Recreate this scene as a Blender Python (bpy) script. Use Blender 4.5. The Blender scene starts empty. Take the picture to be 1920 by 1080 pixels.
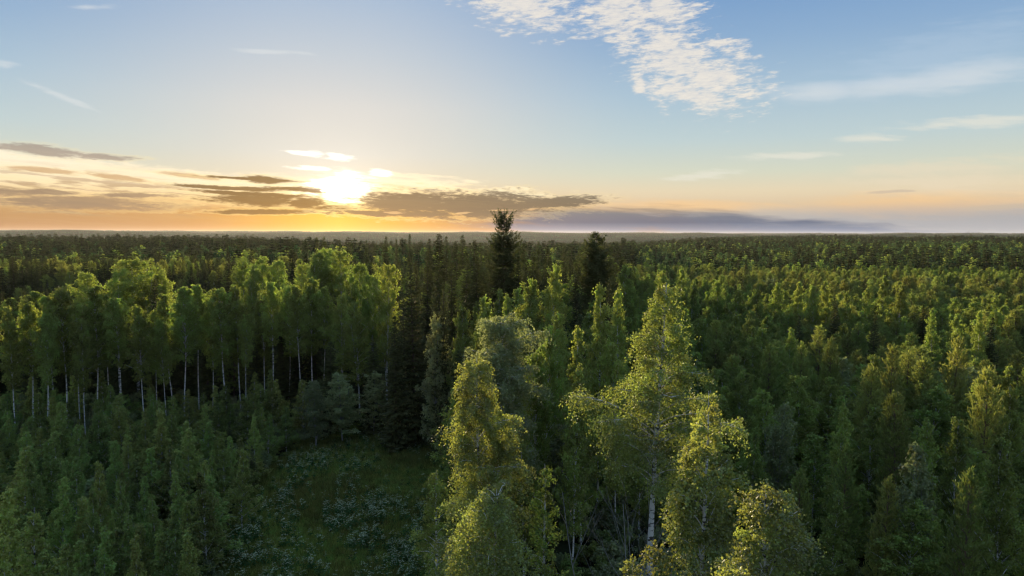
import bpy, math, random, time
import numpy as np
from mathutils import Vector, Matrix
T_START = time.perf_counter()
random.seed(7)
np.random.seed(7)
SC = bpy.context.scene
COL = SC.collection
R = math.radians

# ------------------------------------------------------------------ camera
HAZE = 0.000018
EXPOSURE = 1.0
CAM_H = 28.0                       # metres above the clearing
FOCAL = 1280.0 / 1920.0            # focal length in frame widths (24 mm lens)
PITCH = math.atan((540 - 439.0) / 1280.0)
ROLL = R(0.19)
cam_data = bpy.data.cameras.new('camera')
cam = bpy.data.objects.new('camera', cam_data)
COL.objects.link(cam)
cam_data.sensor_width = 36.0
cam_data.lens = 36.0 * FOCAL
cam_data.clip_start = 0.5
cam_data.clip_end = 60000.0
fw = Vector((0, math.cos(PITCH), -math.sin(PITCH)))
rt = Vector((math.cos(ROLL), 0, math.sin(ROLL)))
up = rt.cross(fw).normalized()
rt = fw.cross(up).normalized()
M4 = Matrix((rt, up, -fw)).transposed().to_4x4()
M4.translation = (0, 0, CAM_H)
cam.matrix_world = M4
SC.camera = cam

def ray(px, py):
    """world direction seen at pixel (px, py) of the 1920 x 1080 photograph"""
    return (rt * ((px - 960) / 1280) + up * (-(py - 540) / 1280) + fw).normalized()

def ground_at(px, py, z=0.0):
    d = ray(px, py)
    t = (z - CAM_H) / d.z
    return Vector((0, 0, CAM_H)) + d * t

def at_depth(px, py, dist):
    """point at ground distance dist along the pixel's ray"""
    d = ray(px, py)
    t = dist / math.hypot(d.x, d.y)
    return Vector((0, 0, CAM_H)) + d * t

def azel(px, py):
    d = ray(px, py)
    return math.degrees(math.atan2(d.x, d.y)), math.degrees(math.asin(d.z))

# ------------------------------------------------------------------ exposure and renderer
SC.view_settings.view_transform = 'Standard'
SC.view_settings.look = 'None'
SC.view_settings.exposure = EXPOSURE
SC.view_settings.gamma = 1.0
SC.view_settings.use_curve_mapping = False
SC.render.engine = 'CYCLES'
cy = SC.cycles
cy.filter_width = 1.25
cy.sample_clamp_indirect = 3.0
cy.max_bounces = 8
cy.diffuse_bounces = 6
cy.glossy_bounces = 1
cy.transmission_bounces = 4
cy.volume_bounces = 0
cy.transparent_max_bounces = 4
cy.caustics_reflective = False
cy.caustics_refractive = False

# ------------------------------------------------------------------ sun
SUN_AZ, SUN_EL = azel(634, 356)
SUN_AZ_R, SUN_EL_R = R(SUN_AZ), R(SUN_EL + 0.7)
sun_dir = Vector((math.sin(SUN_AZ_R) * math.cos(SUN_EL_R), math.cos(SUN_AZ_R) * math.cos(SUN_EL_R), math.sin(SUN_EL_R)))
sun_data = bpy.data.lights.new('sun', 'SUN')
sun_data.energy = 5.0
sun_data.angle = R(2.0)        # veiled by thin cloud
sun_data.color = (1.0, 0.80, 0.50)
sun = bpy.data.objects.new('sun', sun_data)
COL.objects.link(sun)
sun.rotation_euler = (-sun_dir).to_track_quat('-Z', 'Y').to_euler()
sun.location = sun_dir * 200

# ------------------------------------------------------------------ world: sky as nodes
def lin(r, g, b):
    f = lambda c: (c / 255 / 12.92) if c / 255 <= 0.04045 else ((c / 255 + 0.055) / 1.055) ** 2.4
    return (f(r), f(g), f(b))

W = bpy.data.worlds.new('World')
SC.world = W
W.use_nodes = True
WT = W.node_tree
WT.nodes.clear()
W.cycles.sampling_method = 'MANUAL'
W.cycles.sample_map_resolution = 1024

class S:
    """a float socket with arithmetic"""
    def __init__(self, s, tree): self.s, self.t = s, tree
    def _m(self, op, *a, clamp=False):
        n = self.t.nodes.new('ShaderNodeMath'); n.operation = op; n.use_clamp = clamp
        for i, v in enumerate((self,) + a):
            if isinstance(v, S): self.t.links.new(v.s, n.inputs[i])
            else: n.inputs[i].default_value = v
        return S(n.outputs[0], self.t)
    def __add__(self, o): return self._m('ADD', o)
    __radd__ = __add__
    def __sub__(self, o): return self._m('SUBTRACT', o)
    def __rsub__(self, o): return (self * -1.0) + o
    def __mul__(self, o): return self._m('MULTIPLY', o)
    __rmul__ = __mul__
    def __truediv__(self, o): return self._m('DIVIDE', o)
    def __pow__(self, o): return self._m('POWER', o)
    def min(self, o): return self._m('MINIMUM', o)
    def max(self, o): return self._m('MAXIMUM', o)
    def abs(self): return self._m('ABSOLUTE')
    def exp(self): return self._m('EXPONENT')
    def sqrt(self): return self._m('SQRT')
    def clamp(self): return self._m('ADD', 0.0, clamp=True)
    def sm(self, a, b):
        """smoothstep from a to b"""
        n = self.t.nodes.new('ShaderNodeMapRange'); n.interpolation_type = 'SMOOTHSTEP'
        self.t.links.new(self.s, n.inputs[0])
        n.inputs[1].default_value = a; n.inputs[2].default_value = b
        if a > b:
            n.inputs[1].default_value = b; n.inputs[2].default_value = a
            n.inputs[3].default_value = 1; n.inputs[4].default_value = 0
        return S(n.outputs[0], self.t)

def noise(tree, x, y, z, scale, detail=4, rough=0.5, w=0.0):
    c = tree.nodes.new('ShaderNodeCombineXYZ')
    for i, v in enumerate((x, y, z)):
        if isinstance(v, S): tree.links.new(v.s, c.inputs[i])
        else: c.inputs[i].default_value = v
    n = tree.nodes.new('ShaderNodeTexNoise')
    n.inputs['Scale'].default_value = scale
    n.inputs['Detail'].default_value = detail
    n.inputs['Roughness'].default_value = rough
    n.inputs['Distortion'].default_value = w
    tree.links.new(c.outputs[0], n.inputs['Vector'])
    return S(n.outputs[0], tree)

def ramp(tree, x, lo, hi, stops):
    """stops: (value, (r,g,b) sRGB)"""
    n = tree.nodes.new('ShaderNodeValToRGB')
    v = (x - lo) / (hi - lo)
    tree.links.new(v.s, n.inputs[0])
    el = n.color_ramp.elements
    while len(el) > 1: el.remove(el[-1])
    for i, (p, c) in enumerate(stops):
        e = el[0] if i == 0 else el.new(min(1, max(0, (p - lo) / (hi - lo))))
        e.position = min(1, max(0, (p - lo) / (hi - lo)))
        e.color = (*lin(*c), 1)
    return n.outputs[0]

def mixc(tree, f, a, b, mode='MIX'):
    n = tree.nodes.new('ShaderNodeMix'); n.data_type = 'RGBA'; n.blend_type = mode
    n.clamp_factor = True
    if isinstance(f, S): tree.links.new(f.s, n.inputs[0])
    else: n.inputs[0].default_value = f
    for i, v in ((6, a), (7, b)):
        if isinstance(v, tuple): n.inputs[i].default_value = (*v, 1)
        else: tree.links.new(v, n.inputs[i])
    return n.outputs[2]

def curve(tree, x, lo, hi, ylo, yhi, pts):
    n = tree.nodes.new('ShaderNodeFloatCurve')
    v = (x - lo) / (hi - lo)
    tree.links.new(v.s, n.inputs['Value'])
    c = n.mapping.curves[0]
    pp = [((a - lo) / (hi - lo), (b - ylo) / (yhi - ylo)) for a, b in pts]
    c.points[0].location = pp[0]; c.points[1].location = pp[-1]
    for p in pp[1:-1]: c.points.new(*p)
    n.mapping.update()
    return S(n.outputs[0], tree) * (yhi - ylo) + ylo

tc = WT.nodes.new('ShaderNodeTexCoord')
sep = WT.nodes.new('ShaderNodeSeparateXYZ')
WT.links.new(tc.outputs['Generated'], sep.inputs[0])
dx, dy, dz = (S(sep.outputs[i], WT) for i in range(3))
A = dx._m('ARCTAN2', dy) * (180 / math.pi)
E = dz.max(-1).min(1)._m('ARCSINE') * (180 / math.pi)
Ea = E.max(0.0)
# warp the cloud coordinates a little so that no edge is a ruler line
n1 = noise(WT, A * 0.16, E * 0.9, 3.0, 1.0, 3) - 0.5
n2 = noise(WT, A * 0.10, E * 0.45, 9.0, 1.0, 3) - 0.5
Aw = A + n2 * 5.0
Ew = E + n1 * 0.9
fine = (noise(WT, A * 0.42, (E + A * 0.07) * 2.0, 0.0, 1.0, 5, 0.62) - 0.5) * 1.9     # wisps
streak = (noise(WT, A * 0.09, (Ew + A * 0.055) * 2.4, 5.0, 1.0, 4, 0.6) - 0.5) * 1.7         # long horizontal bands
finer = (noise(WT, A * 1.5, E * 6.5, 2.0, 1.0, 3, 0.6) - 0.5) * 1.7

# clear sky: side away from the sun, and the sun's side
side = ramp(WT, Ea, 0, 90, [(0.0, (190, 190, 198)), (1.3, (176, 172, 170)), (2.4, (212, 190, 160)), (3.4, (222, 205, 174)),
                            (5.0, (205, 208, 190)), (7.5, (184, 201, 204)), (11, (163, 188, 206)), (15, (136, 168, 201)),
                            (20, (105, 146, 194)), (34, (132, 164, 206)), (90, (145, 174, 210))])  # overhead, out of view, brightened to add fill on the shaded woods
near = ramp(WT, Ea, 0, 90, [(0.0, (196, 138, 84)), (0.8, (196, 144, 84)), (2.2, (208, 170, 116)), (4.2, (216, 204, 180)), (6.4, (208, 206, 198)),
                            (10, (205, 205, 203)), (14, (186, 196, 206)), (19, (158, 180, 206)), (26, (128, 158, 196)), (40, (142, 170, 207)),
                            (90, (145, 174, 210))])  # same added overhead fill on the sun's side
dA = A - SUN_AZ
dAa = dA.abs()
wside = dAa.sm(27, 1)
left_keep = (dA * -1.0).sm(0, 20) * Ea.sm(5.5, 2.5) * 0.8 * (dA * -1.0).sm(70, 35)
left_top = (dA * -1.0).sm(4, 24) * Ea.sm(7, 16) * 0.0
wnear = wside.max(left_keep)
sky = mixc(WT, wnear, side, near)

AE = {}
def vec2(x, y):
    key = (id(x), id(y))
    if key not in AE:
        c = WT.nodes.new('ShaderNodeCombineXYZ')
        WT.links.new(x.s, c.inputs[0]); WT.links.new(y.s, c.inputs[1])
        AE[key] = (c.outputs[0], x, y)
    return AE[key][0]

def cap(x, y, p, q, w1, w2=None):
    """1 on the middle, 0 at the rim and negative outside of a long ellipse from pixel p to pixel q; w: half-widths in photo pixels"""
    a1, e1 = azel(*p); a2, e2 = azel(*q)
    w = (w1 + (w2 if w2 is not None else w1)) / 2 * 1.25
    k = 1280 * math.pi / 180 * 0.95
    L = math.hypot(a2 - a1, e2 - e1) / 2 + w / k * 0.8
    n = WT.nodes.new('ShaderNodeMapping'); n.vector_type = 'TEXTURE'
    WT.links.new(vec2(x, y), n.inputs[0])
    n.inputs['Location'].default_value = ((a1 + a2) / 2, (e1 + e2) / 2, 0)
    n.inputs['Rotation'].default_value = (0, 0, math.atan2(e2 - e1, a2 - a1))
    n.inputs['Scale'].default_value = (L, w / k, 1)
    m = WT.nodes.new('ShaderNodeVectorMath'); m.operation = 'LENGTH'
    WT.links.new(n.outputs[0], m.inputs[0])
    return 1.0 - S(m.outputs['Value'], WT)

def union(lst):
    r = lst[0]
    for v in lst[1:]: r = r.max(v)
    return r

# high cream cirrocumulus at the top
hi = union([cap(Aw, Ew, (860, -30), (1080, 30), 32, 46),
            cap(Aw, Ew, (1120, -20), (1205, 60), 60, 42),
            cap(Aw, Ew, (1180, -20), (1310, 40), 40, 14),
            cap(Aw, Ew, (1205, 60), (1330, 150), 42, 66),
            cap(Aw, Ew, (1250, 110), (1420, 170), 40, 24),
            cap(Aw, Ew, (1175, 110), (1230, 205), 6, 22) - 0.15,
            cap(Aw, Ew, (1200, 150), (1400, 200), 26, 24),
            cap(Aw, Ew, (1300, 60), (1440, 110), 16, 8) - 0.15])
hn = (noise(WT, A * 0.62, (E - A * 0.10) * 2.1, 31.0, 1.0, 5, 0.66) - 0.5) * 1.9
hi_m = (hi * 1.6 + hn * 2.4 + finer * 0.7).sm(-0.1, 1.25) * hi.sm(-1.6, -0.2)
shade_hi = (hn * 0.5 + finer * 0.35).sm(-0.45, 0.3)
hi_c = mixc(WT, shade_hi, lin(196, 200, 205), lin(238, 228, 214))
sky = mixc(WT, hi_m * 0.88, sky, hi_c)

# pale streaks
def pale(lst, colr, amt, nz=1.0, lo=-0.1, hi_=0.9):
    global sky
    m = (union(lst) + fine * 1.1 * nz + streak * 0.8 * nz).sm(lo, hi_)
    sky = mixc(WT, m * amt, sky, lin(*colr))
pale([cap(A, E, (1440, 176), (1640, 168), 5, 26), cap(A, E, (1640, 168), (1960, 118), 26, 16), cap(A, E, (1500, 178), (1900, 132), 16)], (206, 213, 218), 0.75, 0.45)
pale([cap(A, E, (1560, 150), (2000, 40), 20, 50)], (175, 195, 215), 0.35, 1.0)
pale([cap(A, E, (1680, 236), (2000, 218), 5, 12), cap(A, E, (1360, 296), (1590, 288), 6, 7), cap(A, E, (1560, 258), (1700, 260), 4, 8),
      cap(A, E, (1245, 336), (1400, 320), 5, 9)], (226, 222, 208), 0.62)
pale([cap(A, E, (440, 94), (590, 100), 4, 3), cap(A, E, (-20, 118), (30, 124), 8, 3), cap(A, E, (120, 12), (210, 14), 4, 3),
      cap(A, E, (40, 150), (200, 215), 4, 5)], (214, 218, 220), 0.5)
pale([cap(A, E, (1600, 340), (1960, 350), 14, 26), cap(A, E, (1560, 330), (1960, 300), 6, 22)], (228, 212, 186), 0.5)

# broad low bank on the sun's side: its upper edge falls from the left to the right
edge_pts = [azel(x, y) for x, y in ((-900, 215), (-300, 235), (0, 266), (120, 277), (240, 294), (400, 316), (520, 330), (600, 334), (660, 322), (730, 318), (820, 328),
                                    (900, 346), (1000, 362), (1120, 378), (1300, 402), (1500, 432))]
edge = curve(WT, A, -75, 30, -1, 13, [(-75, edge_pts[0][1] - 2)] + edge_pts + [(30, -0.5)])
depth = edge - E + fine * 0.75 + streak * 0.4 + finer * 0.35         # degrees below the edge
bank_m = depth.sm(0.0, 0.9) * (A + 75.0).sm(0, 20)
bank_c = ramp(WT, E + streak * 1.2, 0, 10, [(0.0, (176, 126, 80)), (0.7, (178, 130, 84)), (1.6, (188, 146, 98)), (2.4, (226, 188, 132)), (3.4, (250, 226, 180)),
                                  (5.5, (252, 240, 216)), (9, (250, 242, 230))])
sky = mixc(WT, bank_m * 0.95, sky, bank_c)
# greyer bands inside it
band = (streak * 2.2 + fine * 1.0 + (E - 1.0).sm(0, 1.0) * 0.2).sm(0.05, 0.6) * bank_m * (E.sm(5.5, 2.8)) * E.sm(0.9, 1.5)
sky = mixc(WT, band * 0.8, sky, lin(164, 134, 104))

# glow of the veiled sun
sd = (dA * dA + (E - SUN_EL) * (E - SUN_EL)).sqrt()
sdw = ((dA * 0.72) * (dA * 0.72) + (E - SUN_EL) * (E - SUN_EL)).sqrt()
sdc = ((dA * 0.50) * (dA * 0.50) + (E - SUN_EL) * (E - SUN_EL)).sqrt()
core = ((sdc + fine * 1.1 + streak * 0.9) / 0.72)
core = (core * core * -1.0).exp()
mid = (sdw / -2.6).exp()
wide = (sd / -9.0).exp()
gc = ramp(WT, E, 0, 10, [(0.0, (250, 196, 60)), (1.5, (255, 214, 90)), (2.4, (255, 236, 160)), (3.4, (255, 250, 235)), (10, (255, 248, 240))])
def addc(f, c):
    global sky
    n = WT.nodes.new('ShaderNodeVectorMath'); n.operation = 'SCALE'
    if isinstance(c, tuple): n.inputs[0].default_value = c
    else: WT.links.new(c, n.inputs[0])
    WT.links.new(f.s, n.inputs['Scale'])
    m = WT.nodes.new('ShaderNodeVectorMath'); m.operation = 'ADD'
    WT.links.new(sky, m.inputs[0]); WT.links.new(n.outputs[0], m.inputs[1])
    sky = m.outputs[0]
addc(mid * 0.28 + wide * 0.02, gc)
addc(core * 11.0, gc)
gold = (dA * dA / -120.0).exp() * E.sm(2.3, 1.7)
sky = mixc(WT, gold * 0.85, sky, ramp(WT, dA.abs(), 0, 30, [(0, (250, 198, 70)), (4, (236, 176, 56)), (10, (206, 148, 66)), (30, (186, 136, 86))]))
pale([cap(A, E, (690, 332), (900, 352), 12), cap(A, E, (800, 348), (1110, 374), 9), cap(A, E, (480, 332), (600, 345), 10), cap(A, E, (200, 318), (520, 348), 12)], (253, 238, 204), 0.75, 1.6, -0.1, 0.8)
# bright scraps above the sun
scrap = (union([cap(Aw, E, (545, 285), (600, 291), 3, 7), cap(Aw, E, (600, 291), (645, 297), 7, 3), cap(Aw, E, (525, 312), (590, 316), 3, 4), cap(Aw, E, (690, 322), (730, 324), 5, 8)])
         + fine * 1.5).sm(-0.1, 0.6)
addc(scrap * 0.55, (1.0, 0.95, 0.86))

# blue-grey bank low on the right with its peach rim
rim = (union([cap(A, E, (1040, 386), (1500, 386), 9, 14), cap(A, E, (1500, 386), (2000, 380), 14, 24)]) + fine * 0.5 + streak * 0.5).sm(-0.2, 1.0)
sky = mixc(WT, rim * 0.75, sky, lin(240, 196, 140))
blue2 = cap(A, E, (1450, 413), (2300, 410), 20, 24)
sky = mixc(WT, (blue2 + streak * 0.3).sm(-0.3, 0.7) * 0.6, sky, lin(164, 165, 170))
blue = union([cap(A, Ew, (930, 418), (1300, 416), 20, 26), cap(A, Ew, (1150, 416), (1480, 426), 20, 16), cap(A, Ew, (1240, 422), (1750, 438), 14, 12)])
blue_m = (blue + streak * 0.7 + fine * 0.25).sm(-0.35, 0.5)
sky = mixc(WT, blue_m * 0.93, sky, ramp(WT, E, 0, 2, [(0.0, (186, 184, 192)), (0.35, (122, 136, 164)), (1.0, (74, 94, 126)), (1.7, (104, 112, 128)), (2, (140, 132, 126))]))

# dark bars
def dark(lst, colr, amt, k=1.0, lo=-0.15, hi_=0.5):
    global sky
    f = union(lst) + fine * 1.6 * k + finer * 1.1 * k
    m = f.sm(lo, hi_)
    lit = f.sm(lo - 0.35, lo + 0.15) * (1.0 - m) * (dAa / -16.0).exp()
    sky = mixc(WT, lit * 0.6, sky, lin(255, 228, 160))
    sky = mixc(WT, m * amt, sky, lin(*colr))
E2 = E + n1 * 0.25
dark([cap(A, E2, (-200, 262), (0, 274), 4, 9), cap(A, E2, (0, 274), (150, 292), 8, 7), cap(A, E2, (150, 292), (260, 298), 6, 2)], (158, 144, 132), 0.85, 0.6)
dark([cap(A, E2, (-200, 305), (0, 314), 2, 3), cap(A, E2, (0, 314), (160, 325), 3, 4), cap(A, E2, (160, 325), (290, 342), 4, 3), cap(A, E2, (290, 322), (420, 336), 3, 3)], (196, 158, 112), 0.75, 0.5)
dark([cap(A, E2, (-300, 360), (90, 362), 8, 4), cap(A, E2, (0, 376), (300, 384), 12, 6), cap(A, E2, (40, 357), (150, 362), 3, 3), cap(A, E2, (170, 364), (330, 368), 4, 2)], (146, 124, 104), 0.85, 0.5, -0.3, 0.5)
dark([cap(A, E2, (360, 358), (590, 370), 4, 3), cap(A, E2, (400, 372), (560, 378), 8, 8), cap(A, E2, (540, 380), (610, 380), 9, 6), cap(A, E2, (400, 397), (600, 396), 3, 4),
      cap(A, E2, (340, 347), (530, 357), 3, 3), cap(A, E2, (510, 352), (610, 359), 3, 4), cap(A, E2, (460, 334), (540, 340), 4, 5),
      cap(A, E2, (590, 389), (660, 390), 6, 3), cap(A, E2, (560, 340), (380, 330), 2, 2)], (108, 84, 54), 0.95, 0.5, -0.25, 0.35)
dark([cap(A, E2, (690, 380), (860, 382), 14, 16), cap(A, E2, (780, 384), (1010, 382), 18, 14), cap(A, E2, (860, 390), (1040, 384), 8), cap(A, E2, (960, 382), (1110, 376), 12, 3), cap(A, E2, (640, 398), (860, 402), 3, 6),
      cap(A, E2, (840, 396), (960, 398), 8, 4)], (106, 96, 84), 0.94, 0.8, -0.4, 0.3)
dark([cap(A, E2, (1630, 362), (1720, 357), 2, 2), cap(A, E2, (1800, 392), (1960, 384), 3, 4)], (196, 180, 160), 0.7, 0.5)
addc((union([cap(A, E2, (720, 398), (760, 399), 2, 2), cap(A, E2, (850, 401), (885, 398), 2, 2), cap(A, E2, (910, 394), (970, 393), 1.5, 1.5), cap(A, E2, (985, 393), (1010, 391), 2, 2)]) + finer).sm(0, 0.6) * 0.4, (1.0, 0.6, 0.25))

# the physical sky joins in faintly all round
nish = WT.nodes.new('ShaderNodeTexSky')
nish.sky_type = 'NISHITA'
nish.sun_disc = False
nish.sun_elevation = SUN_EL_R
nish.sun_rotation = SUN_AZ_R
nish.altitude = 150
bg1 = WT.nodes.new('ShaderNodeBackground'); bg1.inputs[1].default_value = 0.05
WT.links.new(nish.outputs[0], bg1.inputs[0])
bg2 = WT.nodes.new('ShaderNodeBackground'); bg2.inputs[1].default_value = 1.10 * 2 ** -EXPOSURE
# below the horizon the air is as dark as the far woods
sky = mixc(WT, E.sm(-0.4, -4.0), sky, lin(70, 75, 62))
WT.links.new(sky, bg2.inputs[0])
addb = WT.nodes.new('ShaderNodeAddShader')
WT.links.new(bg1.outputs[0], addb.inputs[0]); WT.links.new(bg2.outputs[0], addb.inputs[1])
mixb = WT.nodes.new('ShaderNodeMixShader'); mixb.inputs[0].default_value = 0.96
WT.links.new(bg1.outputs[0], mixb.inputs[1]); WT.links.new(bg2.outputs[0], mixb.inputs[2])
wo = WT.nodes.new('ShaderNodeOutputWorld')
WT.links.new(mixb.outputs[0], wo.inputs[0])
WT.nodes.remove(addb)

# ================================================================== mesh helpers
def new_mesh(name, parts):
    """parts: list of (verts Nx3, faces Mx4 or Mx3, material, tint per face or None); one mesh with material slots"""
    me = bpy.data.meshes.new(name)
    vs, lt, ls, mi, ti = [], [], [], [], []
    off = 0; lo = 0
    for k, (v, f, m, t) in enumerate(parts):
        if len(f) == 0: continue
        me.materials.append(m)
        f = np.asarray(f, dtype=np.int32)
        vs.append(np.asarray(v, dtype=np.float32)); lt.append((f + off).ravel())
        n, w = f.shape
        ls.append(lo + np.arange(n, dtype=np.int32) * w); lo += n * w
        mi.append(np.full(n, len(me.materials) - 1, dtype=np.int32))
        ti.append(np.full(n, 0.5, dtype=np.float32) if t is None else np.asarray(t, dtype=np.float32))
        off += len(v)
    vs = np.concatenate(vs); lt = np.concatenate(lt); ls = np.concatenate(ls)
    me.vertices.add(len(vs)); me.vertices.foreach_set('co', vs.ravel())
    me.loops.add(len(lt)); me.loops.foreach_set('vertex_index', lt)
    me.polygons.add(len(ls)); me.polygons.foreach_set('loop_start', ls)
    me.polygons.foreach_set('material_index', np.concatenate(mi))
    me.update(calc_edges=True)
    a = me.attributes.new('tint', 'FLOAT', 'FACE'); a.data.foreach_set('value', np.concatenate(ti))
    me.validate()
    return me

def unit(a):
    return a / (np.linalg.norm(a, axis=-1, keepdims=True) + 1e-9)

class Wood:
    def __init__(self): self.V, self.F, self.n = [], [], 0
    def tube(self, P, rad, sides=5, cap=False):
        P = np.asarray(P, float); k = len(P)
        T = unit(np.gradient(P, axis=0))
        ref = np.array([0.0, 0, 1]) if abs(T[0][2]) < 0.9 else np.array([1.0, 0, 0])
        N = unit(np.cross(T, ref)); B = np.cross(T, N)
        a = np.arange(sides) / sides * 2 * np.pi
        ring = P[:, None, :] + (N[:, None, :] * np.cos(a)[None, :, None] + B[:, None, :] * np.sin(a)[None, :, None]) * np.asarray(rad, float)[:, None, None]
        i = np.arange(k - 1)[:, None] * sides; j = np.arange(sides)[None, :]; j2 = (j + 1) % sides
        F = np.stack([i + j, i + j2, i + sides + j2, i + sides + j], -1).reshape(-1, 4) + self.n
        self.V.append(ring.reshape(-1, 3)); self.F.append(F); self.n += k * sides
    def get(self):
        return (np.concatenate(self.V), np.concatenate(self.F)) if self.V else (np.zeros((0, 3)), np.zeros((0, 4), int))

def quads(C, D, Sd, L, Wd):
    """diamond leaves: centre, axis, side, length, width"""
    n = len(C)
    a = C - D * (L / 2)[:, None]; b = C + Sd * (Wd / 2)[:, None] - D * (L * 0.08)[:, None]
    c = C + D * (L / 2)[:, None]; d = C - Sd * (Wd / 2)[:, None] - D * (L * 0.08)[:, None]
    V = np.stack([a, b, c, d], 1).reshape(-1, 3)
    return V, np.arange(n * 4).reshape(-1, 4)

def rnd_dir(rg, n):
    return unit(rg.normal(size=(n, 3)))

def twig_leaves(rg, P0, D0, L, per, size, droop, spread, tint_clump, up_bias=0.0, aspect=0.75):
    """leaves along twigs. P0, D0 (T,3), L (T,), per leaves each"""
    T = len(P0)
    u = rg.random((T, per)) ** 0.8
    cur = P0[:, None, :] + D0[:, None, :] * (L[:, None] * u)[..., None]
    cur[..., 2] -= droop * (L[:, None] * u ** 2)
    cur += rg.normal(size=cur.shape) * spread
    C = cur.reshape(-1, 3); n = len(C)
    D = unit(rg.normal(size=(n, 3)) * np.array([1, 1, 0.8]) + np.array([0, 0, -0.55 * min(1.0, droop)]) + np.repeat(D0, per, 0) * 0.6)
    Sd = unit(np.cross(D, rnd_dir(rg, n) + np.array([0, 0, 0.75])))
    ls = size * rg.uniform(0.6, 1.35, n)
    V, F = quads(C, D, Sd, ls, ls * aspect)
    tint = np.clip(np.repeat(tint_clump, per) + rg.normal(size=n) * 0.13, 0, 1)
    return V, F, tint

def gen_birch(seed, H, hb, rmax, nb=60, leaf=0.09, per=14, twigs=4, droop=0.8, twig_len=0.7, sway=0.35, r0=None, lean=(0, 0), base_elev=35, fill=1.0,
              detail=1, taper=0.75, low=0.3, spread=0.06, stems=1, gap=0.0, top_sparse=0.0, peak=0.25, tips_only=False):
    """silver birch / aspen: white stem, rising limbs that bend over, hanging twigs with leaves"""
    rg = np.random.default_rng(seed)
    w = Wood()
    r0 = r0 or H * 0.0085
    K = 14
    TP, TD, TL, TC = [], [], [], []
    for st in range(stems):
        hs = H * (1.0 if st == 0 else rg.uniform(0.82, 0.94))
        z = np.linspace(0, 1, K)
        ph = rg.uniform(0, 6.28, 4)
        off = np.stack([np.sin(z * 3.1 + ph[0]) - np.sin(ph[0]) + 0.35 * (np.sin(z * 9 + ph[1]) - np.sin(ph[1])),
                        np.sin(z * 2.7 + ph[2]) - np.sin(ph[2]) + 0.35 * (np.sin(z * 8 + ph[3]) - np.sin(ph[3]))], -1) * sway * 0.5
        off += np.array(lean) * (z ** 1.5)[:, None]
        if st:
            a = rg.uniform(0, 6.28); off += np.array([math.cos(a), math.sin(a)]) * (np.clip(z - 0.25, 0, 1) * rmax * 0.75)[:, None]
        P = np.column_stack([off, z * hs])
        rad = r0 * (1 if st == 0 else 0.7) * (1 - z) ** 0.8 + 0.008
        w.tube(P, rad, 7 if detail > 1 else 5)
        n = int(nb * (1 if st == 0 else 0.6))
        rm = rmax * (1 if st == 0 else 0.62)
        ga = rg.uniform(0, 6.28)
        lobes = rg.uniform(0, 6.28, 3)
        for i in range(n):
            t = ((i + rg.random()) / n) ** 0.92
            h = hb + (hs * 0.985 - hb) * t
            zz = h / hs
            p = np.array([np.interp(zz, z, P[:, 0]), np.interp(zz, z, P[:, 1]), h])
            ga += 2.39996 + rg.normal() * 0.4
            rise = min(1, low + (1 - low) * (t / peak)) if t < peak else 1.0
            prof = (1 - (max(0, t - peak) / (1 - peak)) ** (1.25 if taper < 0.9 else 1.0)) ** taper
            L = rm * rise * (0.12 + 0.88 * prof) * rg.uniform(0.55, 1.12) * (1 + 0.22 * math.sin(ga * 2 + lobes[0] + t * 5) + 0.15 * math.sin(ga * 3 + t * 13 + lobes[1]))
            if rg.random() < gap: continue
            if rg.random() < top_sparse * t ** 2: continue
            L = max(L, 0.22)
            el0 = R(base_elev + 35 * t + rg.normal() * 7); turn = R(50 + 25 * rg.random()) * droop
            m = 6
            B = [p]; el = el0
            az = ga
            for s in range(m):
                B.append(B[-1] + np.array([math.cos(az) * math.cos(el), math.sin(az) * math.cos(el), math.sin(el)]) * L * 1.15 / m)
                el -= turn / m; az += rg.normal() * 0.12
            B = np.array(B)
            if detail > 0 or L > 1.0:
                rb = (0.012 + L * 0.012) * (1 - np.linspace(0, 0.9, m + 1))
                if detail > 1: w.tube(B, rb, 4)
                else: w.tube(B[::2], rb[::2], 3)
            clump = rg.normal() * 0.14 + 0.5
            ns = max(2, int(L * 4.2 * fill) + 1)
            for k in range(ns):
                s = 1 - rg.random() ** 1.2 * (0.55 if tips_only else 0.85)
                q = np.array([np.interp(s, np.linspace(0, 1, m + 1), B[:, c]) for c in range(3)])
                a2 = az + rg.choice([-1, 1]) * R(rg.uniform(15, 80))
                e2 = R(rg.uniform(-10, 45)) * (1 - 0.5 * droop)
                L2 = (0.12 + 0.37 * L * (1.1 - s * 0.6)) * rg.uniform(0.5, 1.15)
                d2 = np.array([math.cos(a2) * math.cos(e2), math.sin(a2) * math.cos(e2), math.sin(e2)])
                if detail > 1 and L2 > 0.35:
                    pts = np.array([q, q + d2 * L2 * 0.55, q + d2 * L2 - np.array([0, 0, 0.2 * L2])])
                    w.tube(pts, [0.012, 0.008, 0.003], 3)
                c2 = clump + rg.normal() * 0.08
                for j in range(twigs):
                    f = rg.uniform(0.25, 1.0)
                    TP.append(q + d2 * L2 * f)
                    dd = d2 * 0.7 + rg.normal(size=3) * 0.5; dd[2] -= droop * 0.35
                    TD.append(dd / np.linalg.norm(dd)); TL.append(twig_len * rg.uniform(0.4, 1.25) * (0.35 + 0.65 * min(1, L / 1.4))); TC.append(c2)
    TP, TD, TL, TC = map(np.array, (TP, TD, TL, TC))
    V, F, t = twig_leaves(rg, TP, TD, TL, per, leaf, droop, spread, TC)
    return w.get(), (V, F, t)

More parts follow.
